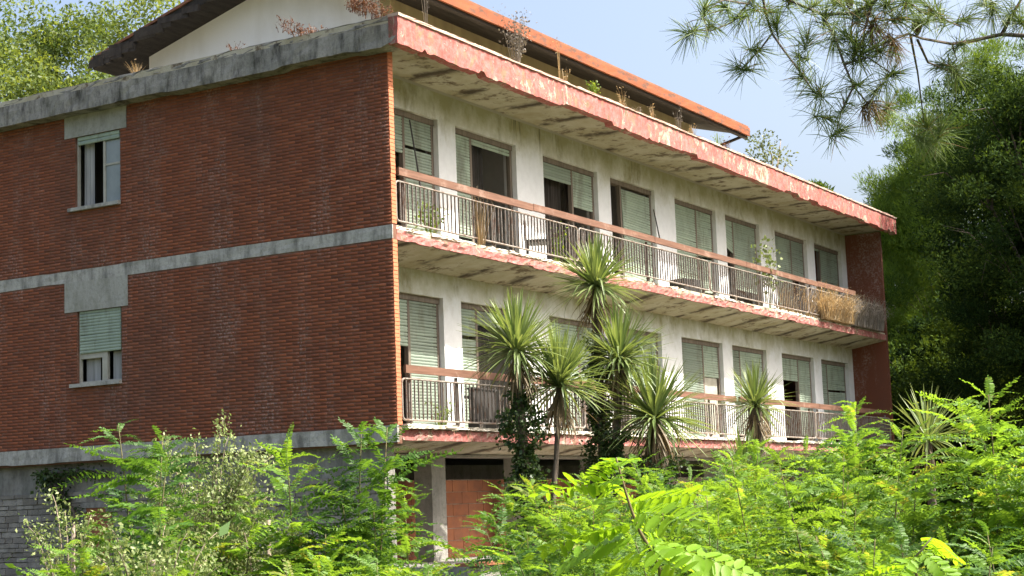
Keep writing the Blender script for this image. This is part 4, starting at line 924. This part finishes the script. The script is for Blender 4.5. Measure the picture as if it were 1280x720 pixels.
# --- pine bough hanging in from a tree outside the frame
pd = 7.2
pine = empty('pine_bough_tree', gpos(2900, 8.6)); PB = np.array(pine.location)
def pp(x, y, dz=0.0): return at(x, y, pd + dz) - PB
tk = [np.zeros(3), np.array([.05, .02, 2.0]), np.array([-.05, .05, 4.5]), np.array([.0, .1, 7.0])]
MB().tube(tk, [.17, .15, .12, .07], 10).build('trunk', M['bark'], pine, True)
limbs = [([(2900, -560), (2300, -300), (1700, -60), (1400, 20), (1285, 45)], .03), ([(1285, 45), (1252, 43), (1215, 51), (1190, 55), (1152, 48), (1136, 42)], .010), ([(1252, 43), (1262, 25), (1276, 0), (1290, -40)], .009),
  ([(2900, -900), (2200, -480), (1560, -160), (1300, -70), (1120, -30)], .03), ([(1120, -30), (1090, 4), (1065, 17), (1028, 18), (1010, 10), (985, 0), (950, -20)], .010), ([(1028, 18), (1045, 50), (1055, 80), (1067, 108), (1085, 130)], .007), ([(1067, 108), (1052, 138), (1047, 160)], .005),
  ([(1138, 44), (1147, 90), (1155, 152)], .006), ([(1147, 50), (1160, 78), (1185, 88), (1200, 95)], .006), ([(950, -20), (958, 20), (965, 42), (982, 66), (1002, 92), (1017, 115)], .007),
  ([(1120, -30), (1132, 0), (1152, 15), (1175, 22), (1200, 33)], .007), ([(950, -20), (935, 5), (915, 28), (890, 38), (864, 38)], .006), ([(965, 42), (950, 62), (928, 86)], .005), ([(1290, -40), (1240, -20), (1238, 15)], .006), ([(1090, 4), (1080, 40), (1078, 70), (1100, 62)], .006), ([(1055, 80), (1085, 72), (1115, 92)], .005), ([(1067, 17), (1062, 50)], .005), ([(935, 5), (905, 0), (880, 10)], .005), ([(1136, 42), (1110, 52), (1080, 66)], .006), ([(1190, 55), (1196, 75), (1178, 84)], .004)]
rb = random.Random(3); tufts = []
dzof = lambda x, y: .35 * math.sin(x * .021 + y * .013) if x < 1600 else (x - 1600) / 1300 * 1.4
for pts, w_ in limbs:
    Pn = [pp(x, y, dzof(x, y)) for x, y in pts]; MB().tube(Pn, [w_ * (1 - (.68 if w_ > .02 else .55) * i / (len(Pn) - 1)) for i in range(len(Pn))], 6).build('limb', M['bark'], pine, True)
tf = [(863, 38, 1), (882, 10, 1), (893, 35, .8), (920, 22, 1), (936, 6, 1), (926, 87, 1), (946, 64, 1), (905, 8, .9), (975, 36, 1.1), (963, 15, 1), (1000, 70, .9), (1010, 52, 1), (1017, 115, 1.1), (1003, 95, .9), (1032, 22, 1), (1045, 45, 1), (1060, 48, 1.1), (1066, 68, 1), (1078, 70, 1.2), (1090, 32, 1.1), (1085, 10, 1.1), (1072, 20, 1.1), (1100, 60, 1.1), (1112, 45, 1), (1115, 92, 1), (1086, 130, 1.1), (1108, 132, 1.1), (1094, 110, .9), (1068, 108, .9), (1032, 146, .9), (1048, 164, 1), (1055, 130, .7), (1145, 28, 1), (1120, 25, 1.1), (1108, 5, 1.1), (1133, 5, 1), (1165, 12, 1), (1178, 20, .9), (1205, 28, 1), (1200, 93, 1.1), (1188, 88, .9), (1238, 14, 1.1), (1228, 0, .9), (1276, 30, 1.1), (1265, 18, 1), (1160, 158, 1.1), (1178, 162, 1.2), (1150, 175, 1), (1196, 60, .8), (1178, 82, .8), (1050, 5, 1), (1015, 8, 1), (990, 0, 1)]
NV, NF, NTn = [], [], []; r = np.random.default_rng(9)
for x, y, s in tf:
    c = pp(x, y, dzof(x, y)) + r.normal(0, .008, 3); ax = norm(r.normal(0, 1, 3) * .6 + np.array([0, 0, .35])); ht = r.normal(.45, .18); droop_t = r.random() < .06
    for k in range(int(105 * s)):
        d = norm(ax * r.uniform(-.1, .9) + r.normal(0, .55, 3) + (np.array([0, 0, -1.1]) if droop_t else 0)); L_ = .125 * s * r.uniform(.6, 1.15); p0 = c + ax * r.uniform(-.05, .02); p2 = p0 + d * L_ + np.array([0, 0, -.010]); p1 = (p0 + p2) / 2 + np.array([0, 0, .006]); sd = norm(np.cross(d, r.normal(0, 1, 3))) * .0015; o = len(NV)
        NV += [p0 - sd, p0 + sd, p1 - sd, p1 + sd, p2 - sd * .3, p2 + sd * .3]; NF += [(o, o + 1, o + 3, o + 2), (o + 2, o + 3, o + 5, o + 4)]; tv = 1.0 if (droop_t or r.random() < .05) else min(.85, max(0, r.normal(ht, .15))); NTn += [tv] * 6
link('needles', mesh_np('needles', np.array(NV), np.array(NF, dtype=np.int32), NTn), M['needle'], pine)
def cone(x, y, L_):
    b = MB(); c = pp(x, y, dzof(x, y)); V = []
    for i in range(46):
        t = i / 46; a = i * 2.4; rr = L_ * .36 * math.sin(math.pi * (.15 + .8 * t)); z = L_ * (.5 - t); o = np.array([math.cos(a), math.sin(a), 0]); s_ = np.array([-math.sin(a), math.cos(a), 0]); p = c + np.array([0, 0, z])
        b.add([p, p + o * rr * .8 + s_ * L_ * .09, p + o * rr * 1.15 + np.array([0, 0, .012]), p + o * rr * .8 - s_ * L_ * .09, p + o * rr * .9 + np.array([0, 0, -.012])], [(0, 1, 2, 3), (1, 4, 2), (4, 3, 2), (0, 4, 1), (0, 3, 4)])
    b.build('pine_cone', M['cone_scale'], pine)
cone(1146, 34, .062); cone(1043, -1, .05); cone(1062, 3, .05)
tag(pine, 'pine with long needles and cones, its bough hanging into the upper right corner', 'pine tree')
